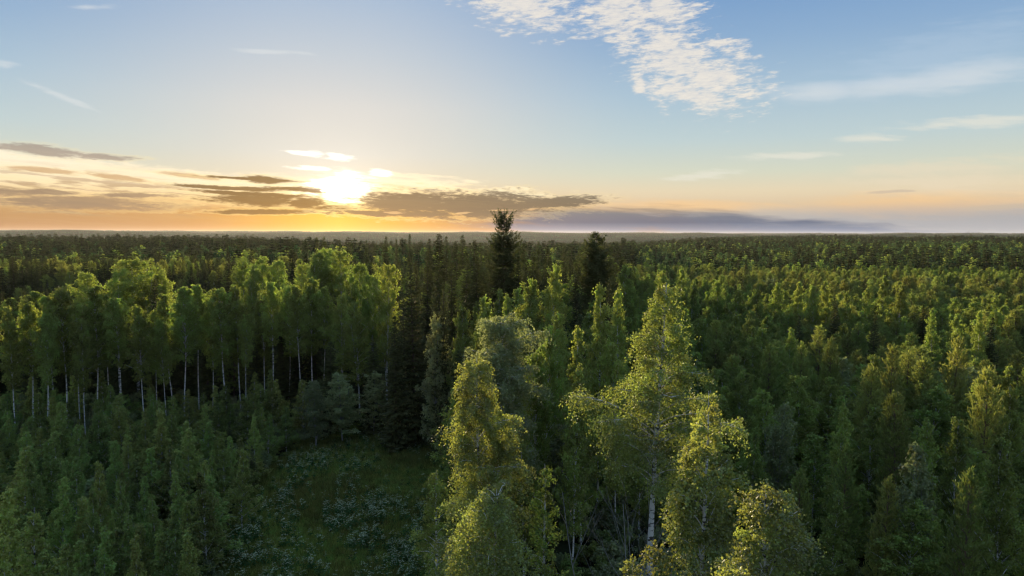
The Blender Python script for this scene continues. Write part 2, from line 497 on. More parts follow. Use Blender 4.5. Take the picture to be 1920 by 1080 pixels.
def gen_spruce(seed, H, rmax, hb=0.06, whorl=0.42, nper=7, taper=0.9, needle=0.16, ragged=0.2, detail=1, sparse=0.0, upturn=0.25, shape=None, wide=0.42, top_up=0):
    """Norway spruce: whorls of drooping boughs with turned-up tips, flat sprays of needles"""
    rg = np.random.default_rng(seed)
    w = Wood()
    z = np.linspace(0, 1, 10)
    P = np.column_stack([np.sin(z * 3 + seed) * 0.12 - math.sin(seed) * 0.12, np.cos(z * 2.5 + seed) * 0.12 - math.cos(seed) * 0.12, z * H])
    w.tube(P, H * 0.009 * (1 - z) ** 0.85 + 0.008, 6)
    C, D, Sd, L_, W_, tt = [], [], [], [], [], []
    h = H * hb
    while h < H * 0.995:
        t = h / H
        prof = (1 - t) ** taper if shape is None else np.interp(t, shape[0], shape[1])
        step = whorl * (0.55 + 0.6 * (1 - t)) * rg.uniform(0.8, 1.2)
        n = max(3, int(round(nper * (0.6 + 0.4 * (1 - t)) + rg.normal() * 0.6)))
        a0 = rg.uniform(0, 6.28)
        for i in range(n):
            if rg.random() < sparse or (shape is not None and t > 0.885 and detail > 1 and rg.random() < 0.3): continue
            az = a0 + i / n * 6.283 + rg.normal() * 0.25
            L = max(0.18, rmax * prof * rg.uniform(1 - ragged * 1.6, 1 + ragged * 0.6))
            e0 = R(4 + 26 * t ** 2 + rg.normal() * 5) - R(12) * (1 - t) + (R(top_up) * min(1, (t - 0.89) / 0.07) if t > 0.89 else 0)
            m = 5
            s = np.linspace(0, 1, m + 1)
            zc = np.sin(e0) * s * L - 0.34 * L * np.sin(s * 2.0) * (1 - t * 0.8) + upturn * (1 - 0.6 * t) * L * s ** 3
            hx = s * L * np.cos(e0)
            hh = h + rg.normal() * 0.07
            px = np.interp(hh / H, z, P[:, 0]); py = np.interp(hh / H, z, P[:, 1])
            B = np.column_stack([px + np.cos(az) * hx, py + np.sin(az) * hx, hh + zc])
            if L > 0.5: w.tube(B[::2] if detail < 2 else B, np.linspace(0.012 + L * 0.009, 0.004, m + 1)[::2] if detail < 2 else np.linspace(0.012 + L * 0.009, 0.004, m + 1), 3)
            k = max(3, int(L / needle * (1.15 if detail else 0.7)))
            u = (np.arange(k) + rg.random(k)) / k
            u = 0.1 + 0.92 * u
            for side in (-1, 1):
                q = np.column_stack([np.interp(u, s, B[:, c]) for c in range(3)])
                aa = az + side * (R(62) - R(30) * u) + rg.normal(size=k) * 0.2
                ln = wide * L * (1.08 - u) * rg.uniform(0.7, 1.2, k) + needle * 1.1
                d = np.column_stack([np.cos(aa), np.sin(aa), -0.18 - 0.35 * rg.random(k) + 0.25 * u])
                d = unit(d)
                C.append(q + d * (ln / 2)[:, None] + rg.normal(size=(k, 3)) * 0.02); D.append(d)
                nrm = unit(np.column_stack([rg.normal(size=k) * 0.45, rg.normal(size=k) * 0.45, np.ones(k)]))
                Sd.append(unit(np.cross(d, nrm))); L_.append(ln); W_.append(np.full(k, needle) * rg.uniform(0.7, 1.3, k) + ln * 0.10)
                tt.append(np.clip(0.35 + 0.3 * u + rg.normal(size=k) * 0.13, 0, 1))
            # hanging sprays under the bough
            k2 = max(1, k // 2)
            u2 = rg.uniform(0.2, 1, k2)
            q = np.column_stack([np.interp(u2, s, B[:, c]) for c in range(3)])
            d = unit(np.column_stack([rg.normal(size=k2) * 0.5, rg.normal(size=k2) * 0.5, -np.ones(k2)]))
            ln = np.minimum(0.5, 0.25 * L + 0.1) * rg.uniform(0.6, 1.2, k2)
            C.append(q + d * (ln / 2)[:, None]); D.append(d); Sd.append(unit(np.cross(d, rnd_dir(rg, k2)))); L_.append(ln); W_.append(np.full(k2, needle * 0.9))
            tt.append(np.clip(0.3 + rg.normal(size=k2) * 0.1, 0, 1))
        h += step
    # leader
    k = 6
    C.append(np.column_stack([np.full(k, P[-1, 0]), np.full(k, P[-1, 1]), H - 0.05 - rg.random(k) * 0.5])); dl = unit(np.column_stack([rg.normal(size=k) * 0.5, rg.normal(size=k) * 0.5, np.ones(k)]))
    D.append(dl); Sd.append(unit(np.cross(dl, rnd_dir(rg, k)))); L_.append(np.full(k, 0.45)); W_.append(np.full(k, needle * 0.6)); tt.append(np.full(k, 0.6))
    V, F = quads(np.concatenate(C), np.concatenate(D), np.concatenate(Sd), np.concatenate(L_), np.concatenate(W_))
    return w.get(), (V, F, np.concatenate(tt))

def gen_pine(seed, H, rmax, hb=0.25, whorl=0.55, nper=5, tuft=10, tlen=0.26, tw=0.06, taper=0.75, detail=1, round_top=0.0, tufts=1.0):
    """young Scots pine: whorls of limbs that curve upward, each ending in standing candles of needles"""
    rg = np.random.default_rng(seed)
    w = Wood()
    z = np.linspace(0, 1, 9)
    P = np.column_stack([np.sin(z * 3 + seed) * 0.15 - math.sin(seed) * 0.15, np.cos(z * 2.5 + seed) * 0.15 - math.cos(seed) * 0.15, z * H])
    w.tube(P, H * 0.009 * (1 - z) ** 0.8 + 0.012, 6)
    TP, TD, TC = [], [], []
    h = H * hb
    while h < H * 0.98:
        t = (h / H - hb) / (1 - hb)
        prof = ((1 - t) ** taper) * min(1, 0.55 + t * 2.5)
        if round_top: prof = prof * (1 - round_top) + round_top * math.sqrt(max(0.02, 1 - (t * 1.0) ** 2.2)) * min(1, 0.5 + t * 2)
        n = max(3, int(round(nper + rg.normal() * 0.7)))
        a0 = rg.uniform(0, 6.28)
        for i in range(n):
            az = a0 + i / n * 6.283 + rg.normal() * 0.25
            L = max(0.2, rmax * prof * rg.uniform(0.65, 1.12))
            m = 4; s = np.linspace(0, 1, m + 1)
            zz = L * (0.25 * s + 0.55 * s ** 2.2) * (0.6 + 0.7 * t)
            px = np.interp(h / H, z, P[:, 0]); py = np.interp(h / H, z, P[:, 1])
            B = np.column_stack([px + np.cos(az) * s * L, py + np.sin(az) * s * L, h + zz + rg.normal() * 0.05])
            w.tube(B[::2], np.linspace(0.014 + L * 0.012, 0.006, 3), 3)
            k = max(2, int(L * 5.5 * tufts))
            cl = 0.5 + rg.normal() * 0.12
            for j in range(k):
                u = 1 - rg.random() ** 1.3 * 0.75
                q = np.array([np.interp(u, s, B[:, c]) for c in range(3)])
                a2 = az + rg.normal() * 0.9
                d = np.array([math.cos(a2) * 0.8, math.sin(a2) * 0.8, 0.35 + 0.9 * rg.random()]); d /= np.linalg.norm(d)
                q = q + d * rg.uniform(0.05, 0.5) * (0.3 + 0.4 * L) * (1.1 - u * 0.6)
                TP.append(q); TD.append(d); TC.append(cl + rg.normal() * 0.08 + 0.1 * (u - 0.5))
        h += whorl * rg.uniform(0.8, 1.2) * (0.7 + 0.5 * (1 - t))
    for j in range(8):
        TP.append(P[-1] + np.array([rg.normal() * 0.08, rg.normal() * 0.08, -0.5 * rg.random()])); TD.append(unit(np.array([rg.normal() * 0.2, rg.normal() * 0.2, 1]))); TC.append(0.65)
    TP, TD, TC = map(np.array, (TP, TD, TC))
    T = len(TP)
    # needles stand round each shoot
    u = rg.random((T, tuft))
    C = TP[:, None, :] + TD[:, None, :] * (u * tlen * 1.3)[..., None] + rg.normal(size=(T, tuft, 3)) * 0.035
    C = C.reshape(-1, 3); n = len(C)
    D = unit(np.repeat(TD, tuft, 0) * 1.0 + rg.normal(size=(n, 3)) * 0.55 + np.array([0, 0, 0.25]))
    Sd = unit(np.cross(D, rnd_dir(rg, n)))
    L_ = tlen * rg.uniform(0.6, 1.2, n)
    V, F = quads(C + D * (L_ * 0.3)[:, None], D, Sd, L_, np.full(n, tw) * rg.uniform(0.8, 1.4, n))
    tt = np.clip(np.repeat(TC, tuft) + rg.normal(size=n) * 0.12, 0, 1)
    return w.get(), (V, F, tt)

def gen_bare(seed, H, n=16, r0=0.11):
    """dead bare tree: forked grey stem and thin limbs"""
    rg = np.random.default_rng(seed)
    w = Wood()
    def grow(p, d, L, r, lvl):
        m = 5; P = [p]; dd = d.copy()
        for i in range(m):
            dd = unit(dd + rg.normal(size=3) * 0.10 + np.array([0, 0, 0.07])); P.append(P[-1] + dd * L / m)
        P = np.array(P)
        w.tube(P, np.linspace(r, r * 0.35, m + 1), 5 if lvl == 0 else 3)
        if lvl >= 3 or L < 0.4: return
        for j in range({0: n, 1: 4, 2: 3}[lvl]):
            u = rg.uniform(0.42 if lvl == 0 else 0.25, 1)
            q = np.array([np.interp(u, np.linspace(0, 1, m + 1), P[:, c]) for c in range(3)])
            a = rg.uniform(0, 6.28)
            side = unit(np.array([math.cos(a), math.sin(a), rg.uniform(0.3, 1.0)]))
            nd = unit(side * 0.85 + dd * 0.55)
            grow(q, nd, L * (0.34 if lvl == 0 else 0.5) * rg.uniform(0.5, 1.1) * (1.35 - 0.6 * u), max(0.006, r * 0.45 * (1.1 - u * 0.7)), lvl + 1)
    grow(np.zeros(3), np.array([0.03, 0, 1.0]), H, r0, 0)
    for s in (-1, 1):
        grow(np.array([0.1 * s, 0, H * 0.5]), unit(np.array([0.24 * s, 0.1, 1])), H * 0.45, r0 * 0.5, 1)
    return w.get(), (np.zeros((0, 3)), np.zeros((0, 4), int), np.zeros(0))

# ================================================================== materials
def mat(name):
    m = bpy.data.materials.new(name); m.use_nodes = True
    m.node_tree.nodes.clear()
    return m, m.node_tree

def leaf_mat(name, base, trans, bright=0.35, hue=0.03, amount=0.45, gloss=0.03, own=0.5, own_hue=1.2):
    """two-sided foliage: diffuse front, light through the blade, a little sheen"""
    m, t = mat(name)
    N = t.nodes.new; Lk = t.links.new
    at = N('ShaderNodeAttribute'); at.attribute_name = 'tint'
    oi = N('ShaderNodeObjectInfo')
    tint = S(at.outputs['Fac'], t); orr = S(oi.outputs['Random'], t)
    orr2 = (orr * 17.31)._m('FRACT')
    val = (tint - 0.5) * (2.0 * bright) + (orr - 0.5) * own + 1.0
    hs = (tint - 0.5) * hue + (orr2 - 0.5) * hue * own_hue + 0.5
    def hsv(c):
        h = N('ShaderNodeHueSaturation'); h.inputs['Color'].default_value = (*c, 1)
        Lk(hs.s, h.inputs['Hue']); Lk(val.s, h.inputs['Value']); h.inputs['Saturation'].default_value = 1.0
        return h.outputs[0]
    d = N('ShaderNodeBsdfDiffuse'); Lk(hsv(base), d.inputs[0])
    tr = N('ShaderNodeBsdfTranslucent'); Lk(hsv(trans), tr.inputs[0])
    mx = N('ShaderNodeAddShader')
    Lk(d.outputs[0], mx.inputs[0]); Lk(tr.outputs[0], mx.inputs[1])
    out = mx.outputs[0]
    if gloss:
        g = N('ShaderNodeBsdfGlossy'); g.inputs[0].default_value = (0.9, 0.9, 0.9, 1); g.inputs['Roughness'].default_value = 0.45
        mg = N('ShaderNodeMixShader'); mg.inputs[0].default_value = gloss
        Lk(out, mg.inputs[1]); Lk(g.outputs[0], mg.inputs[2]); out = mg.outputs[0]
    o = N('ShaderNodeOutputMaterial'); Lk(out, o.inputs[0])
    return m

def bark_mat(name, light, darkc, birch=False):
    m, t = mat(name)
    N = t.nodes.new; Lk = t.links.new
    tcn = N('ShaderNodeTexCoord'); mp = N('ShaderNodeMapping'); Lk(tcn.outputs['Object'], mp.inputs[0])
    mp.inputs['Scale'].default_value = (3, 3, 9) if birch else (9, 9, 1.5)
    nz = N('ShaderNodeTexNoise'); Lk(mp.outputs[0], nz.inputs['Vector']); nz.inputs['Scale'].default_value = 1.0; nz.inputs['Detail'].default_value = 4
    r = N('ShaderNodeValToRGB'); Lk(nz.outputs[0], r.inputs[0])
    e = r.color_ramp.elements
    if birch:
        e[0].position, e[1].position = 0.40, 0.47
    else:
        e[0].position, e[1].position = 0.3, 0.7
    e[0].color = (*darkc, 1); e[1].color = (*light, 1)
    p = N('ShaderNodeBsdfPrincipled'); Lk(r.outputs[0], p.inputs['Base Color']); p.inputs['Roughness'].default_value = 0.8
    b = N('ShaderNodeBump'); b.inputs['Strength'].default_value = 0.4; b.inputs['Distance'].default_value = 0.02; Lk(nz.outputs[0], b.inputs['Height']); Lk(b.outputs[0], p.inputs['Normal'])
    o = N('ShaderNodeOutputMaterial'); Lk(p.outputs[0], o.inputs[0])
    return m

M_BIRCH = leaf_mat('birch_leaves', (0.110, 0.130, 0.034), (0.165, 0.18, 0.026), 0.6, 0.045, 0.5, 0.05, 0.15, 0.4)
M_BIRCH_FAR = leaf_mat('birch_crowns', (0.112, 0.134, 0.036), (0.160, 0.195, 0.028), 0.5, 0.05, 0.45, 0.02, 0.5, 0.6)
M_YOUNG = leaf_mat('young_birch_leaves', (0.120, 0.142, 0.042), (0.180, 0.215, 0.04), 0.5, 0.05, 0.45, 0.02, 0.8, 1.0)
M_WILLOW = leaf_mat('grey_green_leaves', (0.120, 0.134, 0.062), (0.16, 0.18, 0.055), 0.4, 0.03, 0.4, 0.03)
M_SPRUCE = leaf_mat('spruce_needles', (0.060, 0.066, 0.024), (0.036, 0.040, 0.010), 0.5, 0.03, 0.2, 0.02)
M_PINE = leaf_mat('pine_needles', (0.105, 0.120, 0.036), (0.14, 0.155, 0.026), 0.45, 0.04, 0.35, 0.02)
M_FAR = leaf_mat('far_crowns', (0.062, 0.092, 0.040), (0.05, 0.075, 0.022), 0.45, 0.04, 0.35, 0.0)
M_BARK_B = bark_mat('birch_bark', (0.62, 0.60, 0.56), (0.05, 0.045, 0.04), True)
M_BARK_S = bark_mat('spruce_bark', (0.10, 0.075, 0.055), (0.04, 0.03, 0.025))
M_BARK_P = bark_mat('pine_bark', (0.20, 0.11, 0.06), (0.07, 0.05, 0.04))
M_BARK_D = bark_mat('dead_wood', (0.34, 0.33, 0.31), (0.15, 0.14, 0.13))

# ================================================================== terrain
def sstep(a, b, x):
    t = np.clip((x - a) / (b - a), 0, 1); return t * t * (3 - 2 * t)

def height(x, y):
    x = np.asarray(x, float); y = np.asarray(y, float)
    r = np.hypot(x, y); th = np.degrees(np.arctan2(x, y))
    near = 0.25 * np.sin(x * 0.11 + 1) * np.cos(y * 0.09) + 0.12 * np.sin(x * 0.31 + y * 0.27)
    roll_ = (np.sin(x * 0.006 + 1.3) * np.cos(y * 0.005 + 0.4) * 1.6 + np.sin(x * 0.0023 + y * 0.0031) * 2.5) * sstep(220, 1100, r)
    start = np.interp(th, [-180, -45, -30, -20, -13, 0, 8, 13, 20, 40, 180], [1000, 1000, 900, 650, 380, 330, 380, 900, 1500, 1700, 1700])
    vdep = np.interp(th, [-180, -45, -30, -14, 0, 8, 14, 25, 40, 180], [14, 14, 20, 26, 26, 22, 12, 8, 10, 10])
    valley = -vdep * sstep(0, 1, (r - start) / (1100 + start * 0.5))
    lift = np.interp(th, [-180, 8, 16, 26, 40, 180], [0, 0, 5, 8, 7, 0]) * sstep(400, 1300, r) * (1 - sstep(2400, 3400, r))
    q = np.radians(th)
    ridge1 = (15 + 4 * np.sin(q * 9 + 1) + 3 * np.sin(q * 23 + 2) + 2 * np.sin(q * 51) + 1.5 * np.sin(q * 97 + 1)) * sstep(3200, 5600, r)
    ridge2 = (11 + 4 * np.sin(q * 7 + 4) + 3 * np.sin(q * 31 + 2) + 2 * np.sin(q * 77)) * sstep(7000, 9500, r)
    far = vdep * sstep(3000, 5400, r)
    return near + roll_ + valley + lift + ridge1 + ridge2 + far

rings = np.concatenate([[0.0, 0.01], np.geomspace(3, 12900, 150)])
seg = 600
ang = np.arange(seg) / seg * 2 * np.pi
Rg, Ag = np.meshgrid(rings[1:], ang, indexing='ij')
X = Rg * np.sin(Ag); Y = Rg * np.cos(Ag)
V = np.concatenate([[[0, 0, float(height(0, 0))]], np.column_stack([X.ravel(), Y.ravel(), height(X, Y).ravel()])])
i = np.arange(len(rings) - 2)[:, None] * seg; j = np.arange(seg)[None, :]; j2 = (j + 1) % seg
F4 = np.stack([1 + i + j, 1 + i + seg + j, 1 + i + seg + j2, 1 + i + j2], -1).reshape(-1, 4)
F3 = np.stack([np.zeros(seg, int), 1 + np.arange(seg), 1 + (np.arange(seg) + 1) % seg], -1)

m_ground, t = mat('forest_floor')
N = t.nodes.new; Lk = t.links.new
g_tc = N('ShaderNodeTexCoord')
nz = N('ShaderNodeTexNoise'); Lk(g_tc.outputs['Object'], nz.inputs['Vector']); nz.inputs['Scale'].default_value = 0.9; nz.inputs['Detail'].default_value = 8; nz.inputs['Roughness'].default_value = 0.65
rp = N('ShaderNodeValToRGB'); Lk(nz.outputs[0], rp.inputs[0])
e = rp.color_ramp.elements
e[0].position = 0.35; e[0].color = (0.035, 0.032, 0.018, 1); e[1].position = 0.68; e[1].color = (0.05, 0.062, 0.028, 1)
d_ = N('ShaderNodeBsdfDiffuse'); Lk(rp.outputs[0], d_.inputs[0])
bp = N('ShaderNodeBump'); bp.inputs['Strength'].default_value = 0.6; bp.inputs['Distance'].default_value = 0.3; Lk(nz.outputs[0], bp.inputs['Height']); Lk(bp.outputs[0], d_.inputs['Normal'])
o_ = N('ShaderNodeOutputMaterial'); Lk(d_.outputs[0], o_.inputs[0])
me = new_mesh('ground', [(V, F4, m_ground, None)])
def link(name, data, parent=None, **props):
    o = bpy.data.objects.new(name, data); COL.objects.link(o)
    if parent is not None: o.parent = parent
    for k, v in props.items():
        if v: o[k] = v
    return o
ground = link('ground', me, kind='structure')

# ================================================================== tree variants
def G(g, wm, lm): return (g[0], g[1], wm, lm)
VAR = {}     # key -> list of (height, wood mesh, crown mesh, joined mesh)
def add_var(key, g, wm, lm, H, joined_only=False):
    (wv, wf), (lv, lf, lt) = g
    wood = None if joined_only else new_mesh('trunk', [(wv, wf, wm, None)])
    crown = None if joined_only else new_mesh('crown', [(lv, lf, lm, lt)])
    VAR.setdefault(key, []).append((H, wood, crown, new_mesh(key, [(wv, wf, wm, None), (lv, lf, lm, lt)])))

for s in range(5):      # birches of the tall stand: bare white stems below, crowns in the upper half
    H = 20; add_var('tall_birch', gen_birch(100 + s, H, 8.6 + s % 3, 2.7 + 0.3 * (s % 2), nb=58, leaf=0.25, per=5, twigs=4, detail=1, droop=0.45, base_elev=42, taper=0.62, low=0.35, spread=0.10, sway=0.4, fill=1.25, twig_len=0.6, r0=0.115), M_BARK_B, M_BIRCH_FAR, H)
for s in range(3):      # round broad crowns
    H = 20; add_var('broad', gen_birch(120 + s, H, 6.5, 3.3, nb=52, leaf=0.25, per=5, twigs=4, detail=1, droop=0.35, base_elev=30, taper=0.45, low=0.6, spread=0.12, stems=2, fill=1.1), M_BARK_B, M_BIRCH_FAR, H)
for s in range(7):      # young birches, narrow cones to the ground
    H = 8; add_var('young', gen_birch(140 + s, H, 0.5, 1.55 + 0.15 * (s % 3), nb=58, leaf=0.15, per=8, twigs=4, detail=1, droop=0.25, base_elev=38, taper=1.05 + 0.2 * (s % 2), low=0.8, spread=0.07, sway=0.2, twig_len=0.35, fill=1.25, r0=0.06, peak=0.15), M_BARK_B, M_YOUNG, H)
for s in range(6):      # pole-stage birches of the plantation
    H = 13; add_var('pole_birch', gen_birch(160 + s, H, 2.4, 2.15 + 0.2 * (s % 3), nb=66, leaf=0.165, per=8, twigs=4, detail=1, droop=0.3, base_elev=40, taper=(1.15, 0.8, 0.92)[s % 3], low=0.55, spread=0.09, sway=0.35, twig_len=0.45, fill=1.15, r0=0.085, peak=0.3), M_BARK_B, M_BIRCH_FAR, H)
for s in range(3):
    H = 12; add_var('willow', gen_birch(180 + s, H, 1.5, 2.3, nb=52, leaf=0.20, per=6, twigs=4, detail=1, droop=0.4, base_elev=38, taper=0.55, low=0.7, spread=0.09, twig_len=0.5, r0=0.10, peak=0.3, stems=2), M_BARK_D, M_WILLOW, H)
for s in range(6):
    H = 12; add_var('pine', gen_pine(200 + s, H, 2.25 + 0.15 * (s % 3), hb=0.14, nper=6, whorl=0.48, tuft=9, tlen=0.34, tw=0.075, tufts=1.15, round_top=0.10 * (s % 3)), M_BARK_P, M_PINE, H)
for s in range(6):
    H = 24; add_var('spruce', gen_spruce(220 + s, H, 3.0 + 0.3 * (s % 3), hb=0.08, whorl=0.60, nper=7, needle=0.23, taper=0.52 + 0.12 * (s % 3), ragged=0.25), M_BARK_S, M_SPRUCE, H)
for s in range(3):
    H = 9; add_var('young_spruce', gen_spruce(240 + s, H, 1.7, hb=0.03, whorl=0.42, nper=6, needle=0.16, taper=0.85), M_BARK_S, M_SPRUCE, H)
# coarse ones for the far woods
for s in range(3):
    H = 19; add_var('far_spruce', gen_spruce(260 + s, H, 2.4, hb=0.2, whorl=1.5, nper=5, needle=0.75, taper=0.85, detail=0, wide=0.5), M_BARK_S, M_SPRUCE, H, True)
    H = 17; add_var('far_birch', gen_birch(270 + s, H, 6, 2.3, nb=20, leaf=0.62, per=4, twigs=2, detail=0, droop=0.3, taper=0.7, spread=0.25, fill=0.7), M_BARK_B, M_FAR if s == 2 else M_BIRCH_FAR, H, True)
    H = 17; add_var('far_pine', gen_pine(280 + s, H, 2.3, hb=0.35, whorl=1.5, nper=4, tuft=4, tlen=0.8, tw=0.35, tufts=0.6, round_top=0.15), M_BARK_P, M_FAR, H, True)

# ================================================================== placing
TREES = []   # dict(kind, var, idx, x, y, h, wscale, label, group, fixed)
OCC = []     # (x, y, radius) taken
def px_of(x, y): return 960 + 1280 * x / y
def top_z(px, ytop, d): return at_depth(px, ytop, d).z
def put(kind, var, px, ytop, d, label=None, wpx=None, idx=None, group=None, r=1.6):
    p = at_depth(px, ytop, d)
    base = float(height(p.x, p.y)) - 0.05
    TREES.append(dict(kind=kind, var=var, idx=idx, x=p.x, y=p.y, z=base, h=p.z - base, wpx=wpx, d=d, label=label, group=group, fixed=True))
    OCC.append((p.x, p.y, r))

WHITE = 'tall white-stemmed birches behind the young thicket'
stand = [(18, 577, 107, 40), (52, 570, 110, 46), (82, 556, 108, 40), (112, 545, 109, 56), (140, 575, 112, 40), (172, 540, 108, 54), (196, 556, 113, 40), (220, 560, 106, 52), (262, 577, 104, 44),
         (288, 585, 109, 36), (318, 552, 110, 52), (338, 542, 106, 56), (366, 535, 112, 50), (392, 560, 108, 40), (420, 542, 105, 60), (446, 538, 108, 50), (492, 556, 111, 44), (508, 530, 107, 50),
         (535, 540, 112, 50), (560, 536, 106, 48), (582, 523, 108, 56), (604, 540, 113, 44), (455, 590, 104, 34), (305, 600, 105, 30), (75, 590, 104, 34), (150, 600, 103, 34)]
for k, (px, yt, d, w) in enumerate(stand):
    put('birch_tree', 'tall_birch', px, yt, d, wpx=w, idx=k, group=WHITE)
BACKB = 'round-crowned leafy trees behind the white-stemmed birches'
for px, yt, d, w, l in [(250, 492, 132, 84, 'broad bright green round-crowned tree towering behind the white-stemmed birches'),
                        (216, 512, 130, 60, 'bright green lower shoulder crown against the broad round-crowned tree'),
                        (300, 514, 134, 60, 'leafy tree standing close against the broad round-crowned one, its sunward neighbour'),
                        (165, 515, 150, 56, None), (455, 490, 160, 50, None), (497, 488, 150, 56, None), (520, 492, 152, 50, None), (590, 476, 165, 56, None), (612, 470, 172, 50, None), (640, 474, 165, 60, None),
                        (670, 500, 112, 60, None), (700, 520, 108, 56, None), (722, 502, 104, 44, None), (640, 560, 104, 56, None), (672, 575, 101, 60, None), (480, 505, 140, 44, None), (560, 500, 140, 40, None)]:
    put('broad_birch', 'broad', px, yt, d, label=l, wpx=w, group=BACKB, r=2.2)

DARK = 'dark pointed spruces rising over the middle of the forest'
spr = [(545, 455, 170, 26), (574, 450, 180, 22), (596, 448, 185, 20), (608, 446, 190, 18), (634, 452, 190, 18), (430, 455, 178, 20), (721, 446, 165, 24), (769, 441, 170, 20), (746, 452, 175, 20), (822, 441, 150, 40), (806, 450, 155, 30),
       (838, 445, 158, 34), (868, 444, 150, 34), (888, 452, 145, 40), (905, 455, 155, 30), (856, 455, 165, 26), (655, 455, 185, 18), (690, 452, 180, 20), (980, 455, 150, 36), (1008, 452, 155, 34), (1030, 460, 140, 40), (1055, 458, 150, 34),
       (1080, 465, 145, 40), (1150, 462, 150, 36), (775, 516, 88, 74), (758, 545, 93, 60), (825, 528, 84, 50), (829, 487, 100, 56), (800, 478, 118, 50), (868, 470, 115, 56), (892, 480, 110, 60), (850, 490, 108, 50), (970, 480, 108, 50), (1010, 475, 118, 50),
       (1048, 490, 104, 48), (1080, 490, 112, 50), (745, 470, 135, 44), (705, 478, 130, 44), (780, 465, 140, 44), (1165, 480, 120, 44), (1140, 520, 90, 44), (740, 590, 88, 56), (300, 470, 190, 26), (250, 475, 185, 26), (195, 478, 180, 30), (160, 485, 175, 30),
       (25, 480, 165, 36), (60, 485, 170, 32), (100, 480, 180, 30), (345, 480, 185, 28), (390, 478, 180, 26), (470, 465, 185, 24), (500, 462, 190, 22), (5, 500, 150, 40), (45, 500, 158, 36), (290, 520, 122, 50), (360, 500, 145, 34), (410, 500, 140, 36),
       (620, 640, 98, 60), (590, 560, 116, 44), (545, 575, 118, 40), (530, 600, 112, 40), (475, 600, 113, 40), (385, 600, 116, 40), (700, 640, 95, 60)]
for k, (px, yt, d, w) in enumerate(spr):
    if px < 520 and 458 < yt < 506: d = d * 1.4
    if 520 < px < 900 and yt < 461: d = d * 1.25; yt -= 3; w *= 1.25
    if 700 < px < 790 and 461 < yt < 480: yt += 24
    put('spruce_tree', 'spruce', px, yt, d, wpx=w, idx=k, group=DARK, r=1.8)

MID = 'full green birches between the golden birches and the dark spruces'
for px, yt, d, w, l in [(1125, 536, 64, 84, 'tall green birch with slim tip standing left behind the tallest golden birch'), (1005, 526, 78, 64, 'high round-shouldered green birch in front of the tall spruce'), (975, 545, 82, 50, None), (960, 555, 86, 50, None), (1048, 590, 76, 56, None), (1040, 500, 96, 40, None),
                        (1095, 615, 58, 90, 'grey-green birch crown below the slim-tipped birch'), (1020, 615, 66, 70, None), (1075, 690, 54, 80, None), (910, 560, 86, 46, None), (935, 545, 92, 44, None), (870, 575, 82, 50, None), (1000, 660, 60, 70, None), (1160, 640, 62, 60, None),
                        (760, 690, 88, 60, None), (815, 600, 84, 60, None), (1165, 545, 78, 50, None), (1175, 500, 98, 44, None), (640, 700, 93, 80, None), (590, 715, 91, 60, None), (700, 700, 94, 60, None)]:
    if l or px > 840: put('birch_tree', 'pole_birch', px, yt, d, label=l, wpx=w, group=MID, r=2.0)
    else: put('willow_tree', 'willow', px, yt, d, label=l, wpx=w, group='grey-green bushy trees round the far end of the clearing', r=2.0)

YNG = 'young birches in the thicket beside the clearing'
for px, yt, d, w in [(115, 757, 88, 44), (183, 752, 87, 44), (225, 765, 90, 40), (300, 768, 86, 40), (270, 770, 92, 30), (380, 760, 90, 40), (410, 742, 92, 44), (460, 745, 90, 50), (490, 720, 96, 40), (535, 765, 90, 34), (350, 790, 84, 40),
                     (95, 830, 72, 56), (40, 845, 70, 60), (140, 860, 68, 50), (185, 870, 66, 40), (265, 898, 62, 38), (318, 838, 72, 44), (383, 888, 58, 58), (450, 847, 68, 46), (392, 845, 74, 30), (225, 905, 60, 26), (65, 965, 50, 80), (190, 1000, 50, 60),
                     (325, 955, 52, 60), (350, 1000, 50, 60), (110, 900, 62, 50), (20, 920, 58, 60), (60, 870, 66, 40), (290, 930, 58, 40), (215, 830, 76, 40), (165, 925, 58, 46), (10, 1010, 47, 60), (250, 1010, 48, 50), (130, 1020, 46, 60)]:
    put('young_birch', 'young', px, yt, d, wpx=w, group=YNG, r=1.1)

